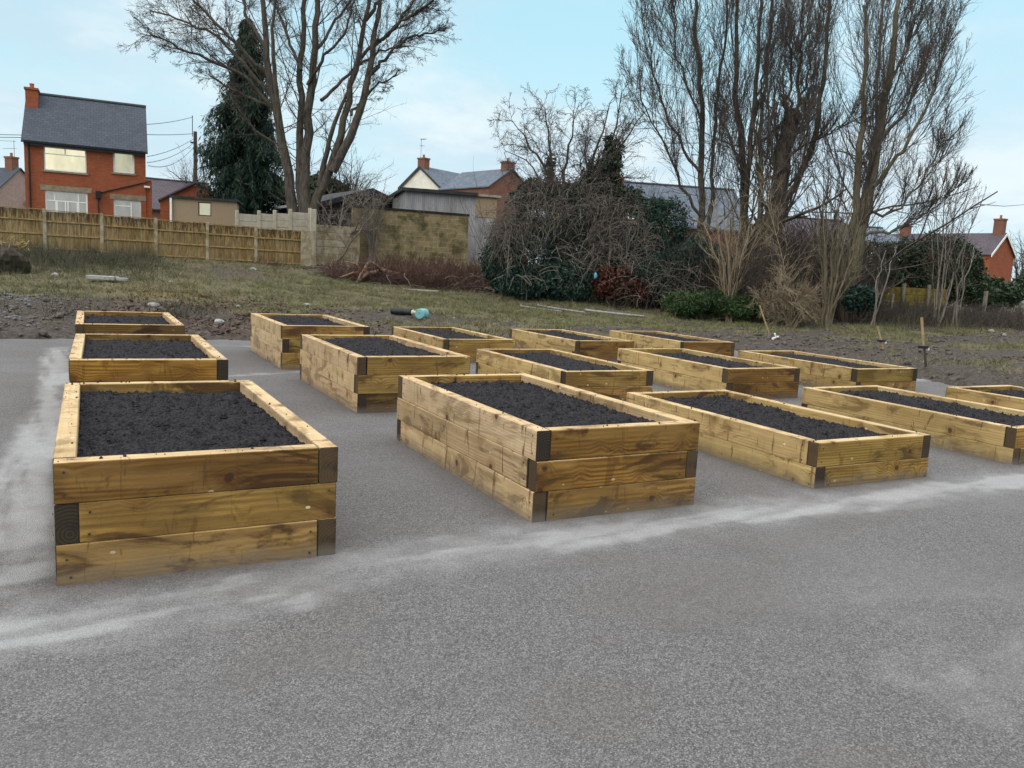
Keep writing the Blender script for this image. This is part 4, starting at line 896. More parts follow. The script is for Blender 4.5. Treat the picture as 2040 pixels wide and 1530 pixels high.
C = PB[bi, i]*(1-f)+PB[bi, i+1]*f; drop = RNG.random(k)**1.5*.75*np.minimum(1, rad[bi]/1.6); C[:, 2] -= drop; C[:, :2] += RNG.normal(0, .07, (k, 2))
V, Q = leaves(C, .30, 6, droop=2.0); add_mesh('crown', V, Q, 'conifer', root)

# --- bare broom-shaped trees on the right
def broom(name, label, Z, stems, limbs, seed_k=16, shoots=22, tm='bark_dark', lowk=5, cm='twig_dark'):
    b = P3(*stems[0][0][0], Z); b[2] = gz(b[0], b[1])-.2
    S = [stem([(*P3(*p[0], Z)[:2], b[2])]+pix(p, Z, dz), r0*.76, r1, 20, .05) for p, dz, r0, r1 in stems]
    Lm = [stem(pix(p, Z, dz), r0*.66, .013, 14, .07) for p, dz, r0 in limbs]
    rs = lambda q, n=18: cat(*[stem(a, w[0], w[-1], n) for P_, R_ in q for a, w in zip(P_, R_)])
    allS = rs(S+Lm)
    A = spawn(*allS, seed_k, .18, .98, .45, .18, .42, 11, .20, .17, .045, rmin=.018, lend=.35, lmax=4.2)
    A2 = spawn(*A, 9, .10, .95, .42, .18, .60, 8, .55, .10, .05, rmin=.010, lend=.5)
    A3 = spawn(*A2, 8, .12, 1, .45, .2, .55, 6, .65, .06, .08, rmin=.0065); A4 = spawn(*A3, 1, .2, 1, .5, .2, .6, 3, .8, .0, .1, rmin=.0055)
    Lw = spawn(*allS, lowk, .02, .5, .9, .3, .30, 8, .25, .02, .12, rmin=.014, lend=.2); Lw2 = spawn(*Lw, 6, .2, 1, .7, .3, .5, 5, .7, .03, .14, rmin=.008)
    return tree(name, label, b, S+Lm, [A, A2, A3, A4, Lw, Lw2], tm, cm)
broom('bare_tree', 'slender bare tree with twin dark trunk, leftmost of the tall bare trees', 33.5,
 [([(1400,560),(1394,432),(1402,288),(1399,185),(1390,103),(1386,0),(1384,-90)], .6, .22, .05), ([(1412,470),(1420,340),(1425,230),(1440,110),(1452,0)], 1.0, .13, .04)],
 [([(1396,430),(1365,370),(1325,300),(1285,220),(1262,150)], -1.2, .10), ([(1394,340),(1345,270),(1312,180),(1290,90),(1285,20)], 1.2, .10), ([(1400,250),(1365,170),(1345,60),(1340,-20)], -1, .08)], 14)
broom('bare_tree', 'bare tree with forked dark trunk between the slender and the thickest trunk', 33.0,
 [([(1484,580),(1480,432),(1481,309),(1464,206),(1468,144),(1470,30),(1472,-70)], 1.0, .27, .05), ([(1485,400),(1488,329),(1505,206),(1513,41),(1518,-60)], -.8, .20, .05)],
 [([(1478,330),(1440,250),(1425,190)], 1.0, .10), ([(1495,300),(1545,255),(1590,235),(1625,190)], -1.6, .09), ([(1500,240),(1520,150),(1545,30)], 1.5, .09)], 14)
broom('bare_tree', 'bare tree with the thickest trunk of all, broken off above the fork', 32.0,
 [([(1528,600),(1531,494),(1547,391),(1563,288),(1584,224)], .4, .50, .30), ([(1516,500),(1513,380),(1515,250),(1530,100),(1545,-40)], 1.2, .17, .04), ([(1548,470),(1566,400),(1612,321),(1632,230),(1648,90),(1655,-20)], -.8, .24, .05)],
 [([(1582,230),(1590,150),(1600,40),(1610,-60)], .6, .10), ([(1576,245),(1575,150),(1568,30)], -.6, .10), ([(1586,235),(1612,160),(1640,30)], 1.2, .09), ([(1530,360),(1590,300),(1655,262),(1720,235)], -1.5, .09)], 15)
broom('bare_tree', 'tall olive-barked bare tree, rightmost of the big bare trees', 31.0,
 [([(1690,600),(1706,500),(1724,391),(1748,268),(1776,144),(1789,0),(1798,-80)], .5, .42, .05), ([(1708,400),(1711,300),(1716,230),(1724,123),(1722,10)], -1.0, .26, .05), ([(1735,330),(1745,240),(1752,120),(1760,0)], 1.2, .16, .04)],
 [([(1738,372),(1785,321),(1834,247),(1868,150),(1885,80)], -1.2, .14), ([(1745,290),(1800,230),(1842,130),(1868,40)], 1.6, .11), ([(1728,420),(1790,420),(1845,350),(1885,275)], 1.2, .09), ([(1722,470),(1790,455),(1855,418),(1905,370)], -1.4, .09), ([(1770,170),(1810,90),(1840,0)], .8, .09)], 15, tm='olive_stem')

def bare_shrub(name, label, u, v, z, tips, r=.03, k1=6, k2=6, tm='twig_pale', cm=None, wob=.10, cat_='shrub', dzs=1.0, up=.05, ang=.6):
    b = hit(u, v) if z is None else P3(u, v, z); z = (b-CAM)@F
    if z is not None: b[2] = min(b[2], gz(b[0], b[1]))-.05
    S = [stem([b+np.array([*RNG.normal(0, .06, 2), 0])]+pix([( .5*(p[0]+u)+RNG.normal(0, 4), .5*(p[1]+v)), p], z+RNG.normal(0, .3), RNG.normal(0, dzs)), r*(.7+.6*random.random()), .012, 10, .03) for p in tips]
    A = spawn(*cat(*S), k1, .2, 1, ang, .25, .45, 7, .6, up, wob, rmin=.010); B = spawn(*A, k2, .15, 1, .65, .25, .5, 5, .7, up*.6, wob*1.3, rmin=.007)
    return tree(name, label, b, S, [A, B], tm, cm or tm, cat_, tsides=6)
bare_shrub('bare_shrub', 'pale bare shrub of upright stems against the block wall', 862, 522, None, [(845,425),(858,420),(872,418),(885,422),(900,418),(850,440),(880,430),(893,440)], .035, 4, 4, up=.08, ang=.4)
bare_shrub('apple_tree', 'small crooked bare tree in front of the tan concrete fence', 660, 530, None, [(660,390),(720,395),(640,400),(690,385),(740,410),(700,400),(760,400),(628,420)], .055, 8, 8, tm='vine', wob=.2, cat_='tree', up=.02)
bare_shrub('bare_shrub', 'thin pale bush spilling over the top of the block wall', 745, 430, 36.2, [(705,385),(725,375),(745,372),(765,380),(785,390),(715,400),(775,395),(700,410),(738,385)], .025, 9, 8, tm='vine', wob=.2)
bare_shrub('sapling_clump', 'clump of tall pale shoots in front of the olive-barked tree', 1648, 655, None, [(1640,400),(1655,380),(1672,420),(1685,440),(1700,400),(1660,450),(1632,460),(1710,470),(1690,500),(1720,420),(1645,480),(1668,470)], .045, 5, 5, tm='olive_stem', up=.10, ang=.35, wob=.05)
bare_shrub('sapling_clump', 'clump of tan shoots below the slender twin-trunked tree', 1455, 600, 29.5, [(1420,400),(1440,420),(1465,400),(1480,440),(1400,440),(1430,450),(1500,430),(1455,430),(1410,480),(1490,480),(1515,460)], .035, 6, 6, tm='twig_pale', cm='twig_pale', up=.08, ang=.4, wob=.07)
bare_shrub('sapling', 'bare pale sapling with fine upright twigs in front of the hedge', 1870, 600, 30, [(1862,360),(1885,345),(1910,370),(1840,400),(1930,400),(1895,390),(1960,400),(1945,430)], .03, 7, 6, tm='vine', cm='twig', up=.08, ang=.45, wob=.07)
bare_shrub('sapling', 'two leaning pale stems beside the small dark laurel', 1745, 615, 29, [(1765,500),(1785,490),(1752,520)], .035, 2, 3, tm='vine', up=.08, ang=.35)
bare_shrub('sapling', 'pale forked sapling at the right end of the hedge', 1910, 605, 30, [(1900,470),(1925,470),(1940,500),(1890,500)], .035, 3, 3, tm='vine', up=.08, ang=.35)
bare_shrub('bare_tree', 'fine twiggy grey tree in the gap between thickest and olive trunks', 1650, 560, 40, [(1610,300),(1650,270),(1690,290),(1640,330),(1670,320),(1600,360),(1700,340)], .06, 9, 9, tm='twig', up=.06, wob=.1, cat_='tree')
bare_shrub('bare_tree', 'distant bare tree at the right edge behind the terraced house', 2030, 570, 88, [(2010,480),(2030,462),(2050,470),(2070,480),(2022,500),(2042,490)], .12, 9, 9, tm='twig_dark', up=.06, wob=.1, cat_='tree', dzs=2)
bare_shrub('bare_tree', 'distant small bare tree behind the telegraph pole', 375, 400, 72, [(355,350),(370,325),(385,335),(396,345),(362,340),(378,350)], .10, 9, 9, tm='twig', up=.06, wob=.12, cat_='tree', dzs=2)
bare_shrub('bare_tree', 'distant twiggy tree spreading behind the timber barn', 695, 400, 54, [(640,330),(670,310),(700,300),(725,320),(750,350),(650,350),(715,340),(680,330),(735,355)], .09, 10, 9, tm='twig', up=.02, wob=.14, cat_='tree', dzs=2)
bare_shrub('brush_pile', 'heap of pale cut brushwood on the grass left of the shoot clump', 1575, 650, None, [(1505,590),(1530,560),(1560,540),(1590,560),(1620,590),(1640,610),(1515,360),(1545,575),(1605,575),(1500,575),(1630,625),(1570,560)], .028, 30, 10, tm='twig_pale', up=-.04, wob=.16, cat_='brushwood', dzs=1.2, ang=.9)

# --- tangled thicket: curly tree, ivy-clad tree, evergreens, hanging dead climbers
def leafy(name, label, u, v, z, cs, n, size, m_, asp=1.8, droop=.3, stems=5, cat_='shrub', flat=0, shell=.55, rough=.3):
    b = P3(u, v, z); b[2] = gz(b[0], b[1])-.1
    cl = [(P3(cu, cv, z+dz), (ru*z/FPX, ru*z/FPX*.8, rv*z/FPX)) for cu, cv, ru, rv, dz in cs]
    C = blob(n, cl, shell, rough); C[:, 2] = np.maximum(C[:, 2], gz(b[0], b[1])+.05)
    root = empty(name, tuple(b)); tag(root, label, cat_)
    V, Q = leaves(C, size, asp, droop, flat=flat); add_mesh('foliage', V-b, Q, m_, root)
    S = [stem([b+np.array([*RNG.normal(0, .15, 2), 0]), c+np.array([0, 0, -.2])], .05, .015, 8, .03) for c, _ in cl for _ in range(max(1, stems//len(cl)))]
    V, Q = tubes(S, 5); add_mesh('stems', V-b, Q, 'bark_dark', root); return root
Zt = 33.0
b = P3(1110, 590, Zt); b[2] = gz(b[0], b[1])-.1
S = [stem([b]+pix(p, Zt, dz), r, .009, 18, .09) for p, dz, r in (([(1100,450),(1095,350),(1060,280),(1020,240)], -1, .16), ([(1105,430),(1100,330),(1090,260),(1075,200)], .8, .15), ([(1120,430),(1130,330),(1140,260),(1150,205)], -.6, .15), ([(1130,440),(1170,340),(1195,260),(1225,190)], 1, .15), ([(1120,430),(1180,350),(1230,290),(1255,240)], -1, .13), ([(1105,420),(1060,330),(1015,300),(1000,310)], 1, .10))]
A = spawn(*cat(*S), 16, .30, 1, .8, .3, .26, 11, .4, .02, .24, rmin=.014, lend=.3); B = spawn(*A, 9, .15, 1, .8, .3, .5, 8, .6, .01, .28, rmin=.009); C_ = spawn(*B, 7, .15, 1, .8, .3, .6, 6, .7, .0, .28, rmin=.0065)
tree('curly_bare_tree', 'contorted bare tree with curly twigs above the tangled thicket', b, S, [A, B, C_], 'bark_dark', 'twig_dark')
b = P3(1205, 590, Zt+.8); b[2] = gz(b[0], b[1])-.1
S = [stem([b]+pix(p, Zt+.8, dz), .15, .01, 14, .05) for p, dz in (([(1200,450),(1195,340),(1222,290),(1240,180)], .6), ([(1195,420),(1170,330),(1160,250)], -.5), ([(1210,400),(1215,320),(1260,260),(1290,215)], .5))]
A = spawn(*cat(*S), 14, .35, 1, .7, .3, .32, 9, .4, .08, .14, rmin=.014); B = spawn(*A, 9, .15, 1, .7, .3, .5, 7, .6, .05, .18, rmin=.008); B = cat(B); B2 = spawn(*B, 6, .2, 1, .7, .3, .5, 5, .7, .02, .2, rmin=.0065)
iv = blob(17000, [(P3(cu, cv, Zt+.8+dz), (ru*.0206, ru*.0206, rv*.0206)) for cu, cv, ru, rv, dz in ((1222,310,18,36,0),(1205,345,34,32,-.3),(1130,395,60,26,-.3),(1230,395,50,30,.1),(1065,395,50,24,0),(1175,375,40,24,.2),(1150,390,34,20,-.2),(1095,345,10,40,.2),(1062,375,36,20,.4),(1100,385,40,16,0),(1215,285,10,16,0))], .3, .4)
V, Q = leaves(iv, .13, 1.3, .4)
tree('ivy_clad_tree', 'bare tree with dark ivy wrapped round its trunk, left of the slate roofed house', b, S, [A, B, B2], 'bark_dark', 'twig_dark', extra=[('ivy', V, Q, 'ivy')])
leafy('evergreen_shrub', 'wide dark evergreen mass under the dead climbers, right of the corrugated shed', 1090, 585, 32.9, [(1075,500,80,70,0),(1005,500,34,40,-.4),(1045,455,40,40,.2),(1120,450,34,46,.3),(1165,500,80,84,.3),(1215,455,40,50,.6),(1240,500,50,60,.6),(1060,560,70,36,-.3),(1130,555,80,44,-.4)], 42000, .13, 'evergreen', 2.6, .8)
leafy('conifer_shrub', 'blue-green evergreen shrub in front of the slate roofed house', 1320, 580, 32.5, [(1325,455,48,62,0),(1295,430,34,34,.4),(1285,510,60,60,.2),(1380,520,60,52,-.2),(1330,550,80,50,-.4),(1420,540,40,50,0)], 36000, .125, 'evergreen', 2.6, .6)
leafy('red_shrub', 'rusty red-leaved shrub at the foot of the dark thicket', 1235, 595, 31.3, [(1225,560,46,32,0),(1265,575,36,26,-.2),(1200,568,20,24,0)], 2200, .13, 'red_leaf', 1.6, .3)
leafy('low_green_shrub', 'low bright green ferny shrub right of the dark thicket', 1410, 625, 29.6, [(1370,605,48,22,0),(1425,603,50,24,.1),(1475,612,36,20,-.1)], 16000, .15, 'fern', 5, .1, flat=0)
leafy('laurel_shrub', 'small glossy dark laurel right of the pale shoot clump', 1712, 615, 29.8, [(1712,592,28,22,0),(1700,600,20,18,-.2),(1735,600,16,16,0)], 4200, .14, 'evergreen', 2.2, .3)
leafy('hedge', 'long dark green hedge in front of the purple roofed terrace', 1845, 575, 38, [(1745,525,36,44,.0),(1795,522,46,46,.2),(1850,520,50,50,0),(1905,522,46,48,-.2),(1942,545,22,36,.1),(1765,545,40,40,0),(1880,560,60,40,0),(1820,565,60,34,.3),(1935,575,44,34,.2)], 38000, .13, 'hedge', 1.9, .2, cat_='hedge')
leafy('round_bush', 'rounded green bush beside the terraced house gable wall', 1985, 600, 44, [(1978,575,22,24,0),(2010,588,30,22,0),(2036,570,16,20,.4),(1965,595,34,24,-.4)], 4600, .20, 'hedge', 1.7, .2)
leafy('dark_bush', 'dark bush growing between the block wall and the thicket', 985, 560, 33.6, [(985,520,28,36,0),(1005,550,34,30,-.2)], 5200, .12, 'evergreen', 2.4, .6)
leafy('distant_bush', 'grey green bush behind the big tree trunks by the barn', 640, 400, 58, [(635,372,36,22,0),(668,380,26,16,0)], 2400, .35, 'hedge', 1.6, .2)

def stuff(name, label, cat_, V, Q, m_): o = add_mesh(name, V, Q, m_); kind(o, 'stuff', label, cat_); return o
# hanging dead climbers over the thicket
def hangers(reg, n, L, m_, name, label, cat_, r=.010, droop=-.30, side=-.10, wob=.07, seg=9):
    P0 = []
    for _ in range(n):
        u0, v0, u1, v1, z0, z1 = reg[RNG.integers(len(reg))]; P0.append(P3(u0+(u1-u0)*RNG.random(), v0+(v1-v0)*RNG.random(), z0+(z1-z0)*RNG.random()))
    P0 = np.array(P0); D = RNG.standard_normal((n, 3))*.7; D[:, 2] = D[:, 2]*.6+.05; D += side*RT; D /= np.linalg.norm(D, axis=1, keepdims=True); Lr = L*(.4+RNG.random(n))
    pts = [P0]
    for _ in range(seg-1):
        pts.append(pts[-1]+D*(Lr/(seg-1))[:, None]); D = D+np.array([0, 0, droop])+wob*RNG.standard_normal(D.shape); D /= np.linalg.norm(D, axis=1, keepdims=True)
    P_ = np.stack(pts, 1); g = H(P_[:, -1, 0], P_[:, -1, 1]); P_[..., 2] = np.maximum(P_[..., 2], g[:, None]+.02)
    V, Q = tubes([(P_, np.linspace(r*1.2, r*.6, seg)[None]*(.6+.8*RNG.random((n, 1))))], 3); return stuff(name, label, cat_, V, Q, m_)
hangers([(1010,385,1250,420,31.6,33),(990,420,1120,470,31.4,32.4),(1110,400,1290,470,31.4,32.4),(985,440,1060,500,31.4,32.2),(1180,440,1320,520,31,31.8),(1040,350,1230,400,32,33)], 1500, 1.0, 'climber', 'dead_climbers', 'tangle of grey brown dead climbers hanging over the dark evergreens', 'climbers', .010, droop=-.28, side=-.45, wob=.17)
hangers([(1000,480,1300,560,31,32),(1250,520,1400,600,30.5,31.5)], 420, 1.0, 'vine', 'dry_stems', 'thin pale dry stems standing along the foot of the thicket', 'stems', .009, droop=-.12)
# (see scrub below) between and behind the bare trunks
def scrub(reg, n, L, m_, name, label, r=.011, lean=.25, up=.03, k=4):
    P0 = []
    for _ in range(n):
        u0, u1, v, z0, z1 = reg[RNG.integers(len(reg))]; z = z0+(z1-z0)*RNG.random(); p = P3(u0+(u1-u0)*RNG.random(), v, z); p[2] = gz(p[0], p[1])-.05; P0.append(p)
    P0 = np.array(P0); D = RNG.standard_normal((n, 3))*lean; D[:, 2] = 1; D /= np.linalg.norm(D, axis=1, keepdims=True); Lr = L*(.4+.8*RNG.random(n)); pts = [P0]
    for _ in range(7):
        pts.append(pts[-1]+D*(Lr/7)[:, None]); D = D+np.array([0, 0, up])+.10*RNG.standard_normal(D.shape); D /= np.linalg.norm(D, axis=1, keepdims=True)
    A_ = (np.stack(pts, 1), np.linspace(r*1.5, r*.6, 8)[None].repeat(n, 0)); B_ = spawn(*A_, k, .25, 1, .6, .25, .42, 5, .7, .04, .12, rmin=r*.6)
    V, Q = tubes([A_, B_], 3); return stuff(name, label, 'scrub', V, Q, m_)
scrub([(1480,1745,600,30.5,35),(1500,1640,600,33,37)], 1300, 3.3, 'twig', 'bare_thicket', 'dense dark bare scrub filling the space under the big bare trees', .012)
scrub([(1000,1300,590,32.2,34)], 260, 4.6, 'twig', 'bare_thicket', 'bare upright brown twigs sticking out of the dark thicket', .010, .35)
scrub([(1440,1560,610,29.5,31.5),(1280,1480,600,30.5,33)], 420, 2.6, 'twig', 'bare_thicket', 'brown bare scrub below the left group of bare trunks', .011)
scrub([(1690,2060,640,29.5,33),(1720,2060,630,32,36)], 1500, .85, 'twig', 'low_scrub', 'low dark bramble scrub along the right field edge below the hedge', .009, .5)
scrub([(720,1010,570,33.4,35.5),(760,1000,555,34.5,36.8),(660,900,575,33.3,34.6)], 2400, 1.0, 'twig_red', 'bramble_bank', 'reddish brown brambles on the bank below the block wall', .010, .8, -.05, 3)
scrub([(640,740,545,34.0,35.0),(420,560,518,33.6,34.9)], 420, .45, 'twig_red', 'bramble_bank', 'low brown dead brambles along the foot of the fences', .008, 1.0, -.05, 3)

hangers([(680,545,1010,585,33.2,35.5),(640,535,760,560,33.5,34.8)], 420, .9, 'vine', 'dead_stalks', 'pale dead stalks and roots tangled over the bramble bank', 'stalks', .014, droop=-.12, side=-.2, wob=.2)
# --- leaf litter, grass, long grass
def blades(n, X_, Y_, hgt, wid, m_, name, label, lean=.5, cat_='grass', zoff=0.0):
    Z_ = H(X_, Y_)+zoff; n = len(X_); a = RNG.random(n)*2*pi; hh = hgt*(.4+1.0*RNG.random(n))*(.35+1.7*sstep(.35, .7, fbm(X_*2.2, Y_*2.2, 3, 97))); w = wid*(.6+.8*RNG.random(n))
    lx, ly = RNG.normal(0, lean, n)*hh, RNG.normal(0, lean, n)*hh; c, s = np.cos(a)*w/2, np.sin(a)*w/2
    V = np.stack([np.stack([X_-c, Y_-s, Z_-.01], 1), np.stack([X_+c, Y_+s, Z_-.01], 1), np.stack([X_+lx, Y_+ly, Z_+hh], 1)], 1).reshape(-1, 3)
    return stuff(name, label, cat_, V, np.arange(n*3).reshape(-1, 3), m_)
def scatter(n, fn):
    u = RNG.random(n); d_ = 15+RNG.random(n)**.8*21; lat = (-.72+1.46*u)
    Xw = sy*d_+cy*lat*d_; Yw = cy*d_-sy*lat*d_; k = (edge_d(Xw, Yw) > .25) & (RNG.random(n) < fn(Xw, Yw)); return Xw[k], Yw[k]
gx, gy = scatter(520000, lambda x, y: sstep(.22, .75, grassy(x, y))*(.25+.75*sstep(.38, .58, fbm(x*1.4, y*2.2, 4, 66)))*(1-rust(x, y))*(y < 36))
blades(0, gx, gy, .075, .015, 'grass_blade', 'grass', 'short dull worn grass covering the field behind the beds', .9)
gx, gy = scatter(260000, lambda x, y: np.clip(np.exp(-((x-15.5)/5.0)**2-((y-22.6)/2.2)**2)*.9+.3*sstep(.6, .75, grassy(x, y))*(x > 4), 0, 1)*sstep(.35, .65, fbm(x*.9, y*.9, 3, 37)))
blades(0, gx, gy, .07, .013, 'green_blade', 'green_grass', 'brighter green grass patches in front of the thicket', .7)
gx, gy = scatter(420000, lambda x, y: np.clip(sstep(3.5, .5, x)*sstep(27, 34, y)*sstep(36, 35.3, y)*.9+1.0*np.exp(-((x-.8)/1.5)**2-((y-22.0)/2.6)**2)*sstep(.42, .6, fbm(x*1.1, y*.9, 3, 40)), 0, 1))
blades(0, gx, gy, .27, .013, 'tuft', 'long_grass', 'rank grey green grass and weeds in front of the left fence', .55)
gx, gy = scatter(300000, lambda x, y: straw(x, y)); blades(0, gx, gy, .05, .022, 'straw', 'straw', 'pale straw scattered on the bare ground', 2.0)
gx, gy = scatter(260000, lambda x, y: rust(x, y)*.8); C = np.stack([gx, gy, H(gx, gy)+.02], 1); V, Q = leaves(C, .09, 1.6, 0, flat=.7); stuff('leaf_litter', 'reddish brown dead leaves lying on the ground', 'leaves', V, Q, 'dead_leaf')
gx, gy = scatter(200000, lambda x, y: np.clip(sstep(24, 27, x)*sstep(17.5, 19.5, y)*sstep(24, 22, y)*.5, 0, 1)); blades(0, gx, gy, .28, .014, 'tuft', 'long_grass', 'rough dark grass along the right edge of the field', .6)

# ------------------------------------------------------------------ small things lying about
def lump(r, n=2, seed=0, sq=(1, 1, 1)):
    import bmesh
    bm = bmesh.new(); bmesh.ops.create_icosphere(bm, subdivisions=n, radius=1); V = np.array([v.co for v in bm.verts]); F_ = [tuple(v.index for v in f.verts) for f in bm.faces]; bm.free()
    k = 1+.5*(fbm(V[:, 0]*1.6+seed, V[:, 1]*1.6+V[:, 2]*1.3+seed, 3, seed)-.5)*2; return V*k[:, None]*r*np.array(sq), F_
def drop(o, u, v, dz=0.0, rz=0.0):
    p = hit(u, v); o.location = (p[0], p[1], gz(p[0], p[1])+dz); o.rotation_euler = (0, 0, rz); return o
# black pipe offcut and teal container
p = hit(806, 633); root = empty('pipe_offcut', (p[0], p[1], gz(p[0], p[1])+.10), -YAW-.35); tag(root, 'thick black plastic pipe lying on the grass beside the teal container', 'pipe')
prof = [(.08, -.42), (.10, -.40), (.10, -.1), (.105, -.1), (.105, -.02), (.10, -.02), (.10, .22), (.08, .22), (.08, .0)]
o = MB().lathe(prof, 18).build('sleeve', 'black_plastic', root); o.rotation_euler = (0, pi/2, 0)
o = MB().lathe([(.03, .20), (.07, .23), (.07, .28), (.045, .30), (.045, .37), (.06, .38), (.06, .42), (.035, .44)], 14).build('end_fitting', 'clear_plastic', root); o.rotation_euler = (0, pi/2, 0)
p = hit(841, 637); root = empty('plastic_container', (p[0], p[1], gz(p[0], p[1])+.12), -.72); tag(root, 'round teal plastic container lying end-on on the grass', 'container')
o = MB().lathe([(.10, -.20), (.14, -.18), (.145, -.06), (.132, -.05), (.132, -.02), (.145, -.01), (.145, .20), (.135, .22)], 22).build('body', 'teal_plastic', root); o.rotation_euler = (pi/2, 0, 0)
o = MB().lathe([(.02, .221), (.02, .235), (.06, .235), (.06, .25), (.085, .25), (.085, .235), (.115, .235), (.115, .245), (.13, .245), (.13, .221)], 22).build('lid', 'teal_plastic', root); o.rotation_euler = (pi/2, 0, 0)
# grey poles on the grass
for i, (a, b_, r_, l) in enumerate((((1036,613),(1118,624),.02,'thin grey pole lying on the grass, leftmost of the row of poles'), ((1070,612),(1165,627),.028,'grey pole with end bracket in the middle of the row of poles'), ((1165,622),(1283,635),.036,'thickest pale grey pole at the right end of the row'))):
    A_, B_ = hit(*a), hit(*b_); A_[2] += r_+.05; B_[2] += r_+.05; d_ = B_-A_; m = MB().tube([(0, 0, 0), tuple(d_*.5+np.array([0, 0, -.01])), tuple(d_)], r_, 8)
    root = empty('pole', tuple(A_)); tag(root, l, 'pole', 'grey poles on the grass'); m.build('shaft', 'grey_pole', root)
    MB().tube([(0, 0, -.03), (0, 0, .07)], .022, 6).build('bracket', 'grey_pole', root, tuple(d_*.02)); 
# stakes
for i, (a, b_, l, tie, mm) in enumerate((((1513,608),(1536,668),'wooden stake leaning left in the mud beyond the back row of beds',None,'stake_wood'), ((1748,650),(1763,700),'short wooden stake with black tie, between the other two stakes',.42,'stake_wood'), ((1836,632),(1843,690),'taller wooden stake at the right, black strap tied to a dark sapling',.05,'stake_wood'))):
    B_ = hit(b_[0], b_[1]+(48 if i == 2 else 0)); z = (B_-CAM)@F; A_ = P3(a[0], a[1], z); root = empty('stake', tuple(B_)); tag(root, l, 'stake', 'wooden tree stakes'); d_ = A_-B_
    lo = .0 if i < 2 else .42
    MB().tube([tuple(d_*lo-(np.array([0, 0, .1]) if i < 2 else 0)), tuple(d_)], [.024, .028], 7).build('post', mm, root)
    if i == 2: MB().tube([(.06, 0, -.1), tuple(d_*.25+np.array([.03, 0, 0])), tuple(d_*.5+np.array([.02, .0, 0]))], [.03, .026, .02], 6).build('sapling_stem', 'bark_dark', root)
    if tie is not None:
        q = d_*(tie if i == 1 else .44); MB().bbox(-.12, -.045, -.025, .10, .045, .03, .008).build('tie', 'black_plastic', root, tuple(q)); 
        MB().bbox(.11, -.03, -.07, .15, .03, -.02, .006).build('buckle', 'white_plastic', root, tuple(q))
m = MB().tube([(-.15, 0, .03), (.15, .02, .07)], .024, 8).tube([(.0, 0, .05), (-.06, .02, .16)], .022, 8).tube([(-.17, 0, .03), (-.13, 0, .03)], .034, 8); tag(drop(m.build('pipe_fitting', 'white_plastic'), 1545, 684, 0, .3), 'white plastic pipe joint lying on the mud beside the leaning stake', 'pipe fitting')
# rotten stump, roots and logs below the tan fence
p = hit(722, 560); root = empty('tree_stump', (p[0], p[1], gz(p[0], p[1]))); tag(root, 'broken orange-brown stump with splayed roots below the block wall', 'stump')
V, F_ = lump(.30, 3, 4, (1.0, .7, 1.2)); add_mesh('stump', V+np.array([0, 0, .18]), F_, 'rust_wood', root)
for a in ((-.9, -.3, .1), (.8, -.5, .2), (-.4, -.8, .05), (.5, .2, .8), (-.6, .1, .75)): MB().tube([(0, 0, .3), (a[0]*.5, a[1]*.5, .25+a[2]*.6), (a[0]*1.2, a[1]*1.2, a[2])], [.10, .06, .025], 7).build('root', 'root_wood', root, smooth=True)
p = hit(770, 565); root = empty('log', (p[0], p[1], gz(p[0], p[1])-.05)); tag(root, 'arched mossy log lying right of the broken stump', 'log')
MB().tube([(-1.25, 0, .02), (-.8, .05, .38), (-.2, .1, .52), (.5, .1, .42), (1.1, 0, .1)], [.06, .08, .10, .09, .06], 9).build('log', 'root_wood', root, smooth=True); MB().tube([(-.2, .1, .5), (-.5, -.3, .7), (-.9, -.5, .9)], [.07, .05, .03], 6).build('branch', 'root_wood', root, smooth=True)
p = hit(18, 545); root = empty('tree_stump', (p[0], p[1], gz(p[0], p[1]))); tag(root, 'dark stump at the left edge of the field with dead grass on top', 'stump')
V, F_ = lump(.55, 3, 9, (1, .9, .95)); add_mesh('stump', V+np.array([0, 0, .38]), F_, 'bark_dark', root); C = blob(260, [((0, 0, .85), (.5, .45, .2))], .4); V, Q = leaves(C, .22, 9, -.2); add_mesh('dead_grass', V, Q, 'straw', root)
tag(drop(MB().bbox(-.45, -.18, 0, .40, .18, .13, .02).bbox(.42, -.1, 0, .72, .12, .1, .02).build('broken_slab', 'rubble'), 206, 563, .08, -.5), 'broken pale concrete slab lying in the weeds at the left', 'slab')
tag(drop(MB().bbox(-.75, -.07, 0, .75, .07, .05, .008).build('plank', 'plank'), 838, 583, .08, -.75), 'grey weathered plank lying at the foot of the bramble bank', 'plank')
for i, (u, v, r, l) in enumerate(((305, 612, .14, 'pale rubble lump on the mud behind the left back bed'), (474, 612, .07, 'small white stone on the dark ground above the back beds'), (612, 612, .08, 'white scrap on the soil behind the pale back row bed'), (340, 560, .07, 'small pale stone at the edge of the straw patch'), (437, 644, .10, 'grey stone on the mud between the two back beds'), (505, 538, .14, 'flat pale stone below the fence'), (905, 636, .05, 'tiny white stone right of the teal container'), (986, 648, .05, 'tiny white stone near the back row bed'), (110, 553, .12, 'pale stone among the gravel at far left'))):
    V, F_ = lump(r, 2, 20+i, (1.3, 1, .6)); tag(drop(add_mesh('stone', V, F_, 'rubble'), u, v, r*.25, i), l, 'stone')
for i, (u, v, l) in enumerate(((1975, 664, 'white rubbish scrap in the low scrub at the far right, the larger'), (2000, 672, 'white rubbish scrap at the far right, the smaller one'))):
    V, F_ = lump(.10-.03*i, 2, 40+i, (1.2, .8, .8)); tag(drop(add_mesh('rubbish', V, F_, 'rubble'), u, v, .05), l, 'rubbish')
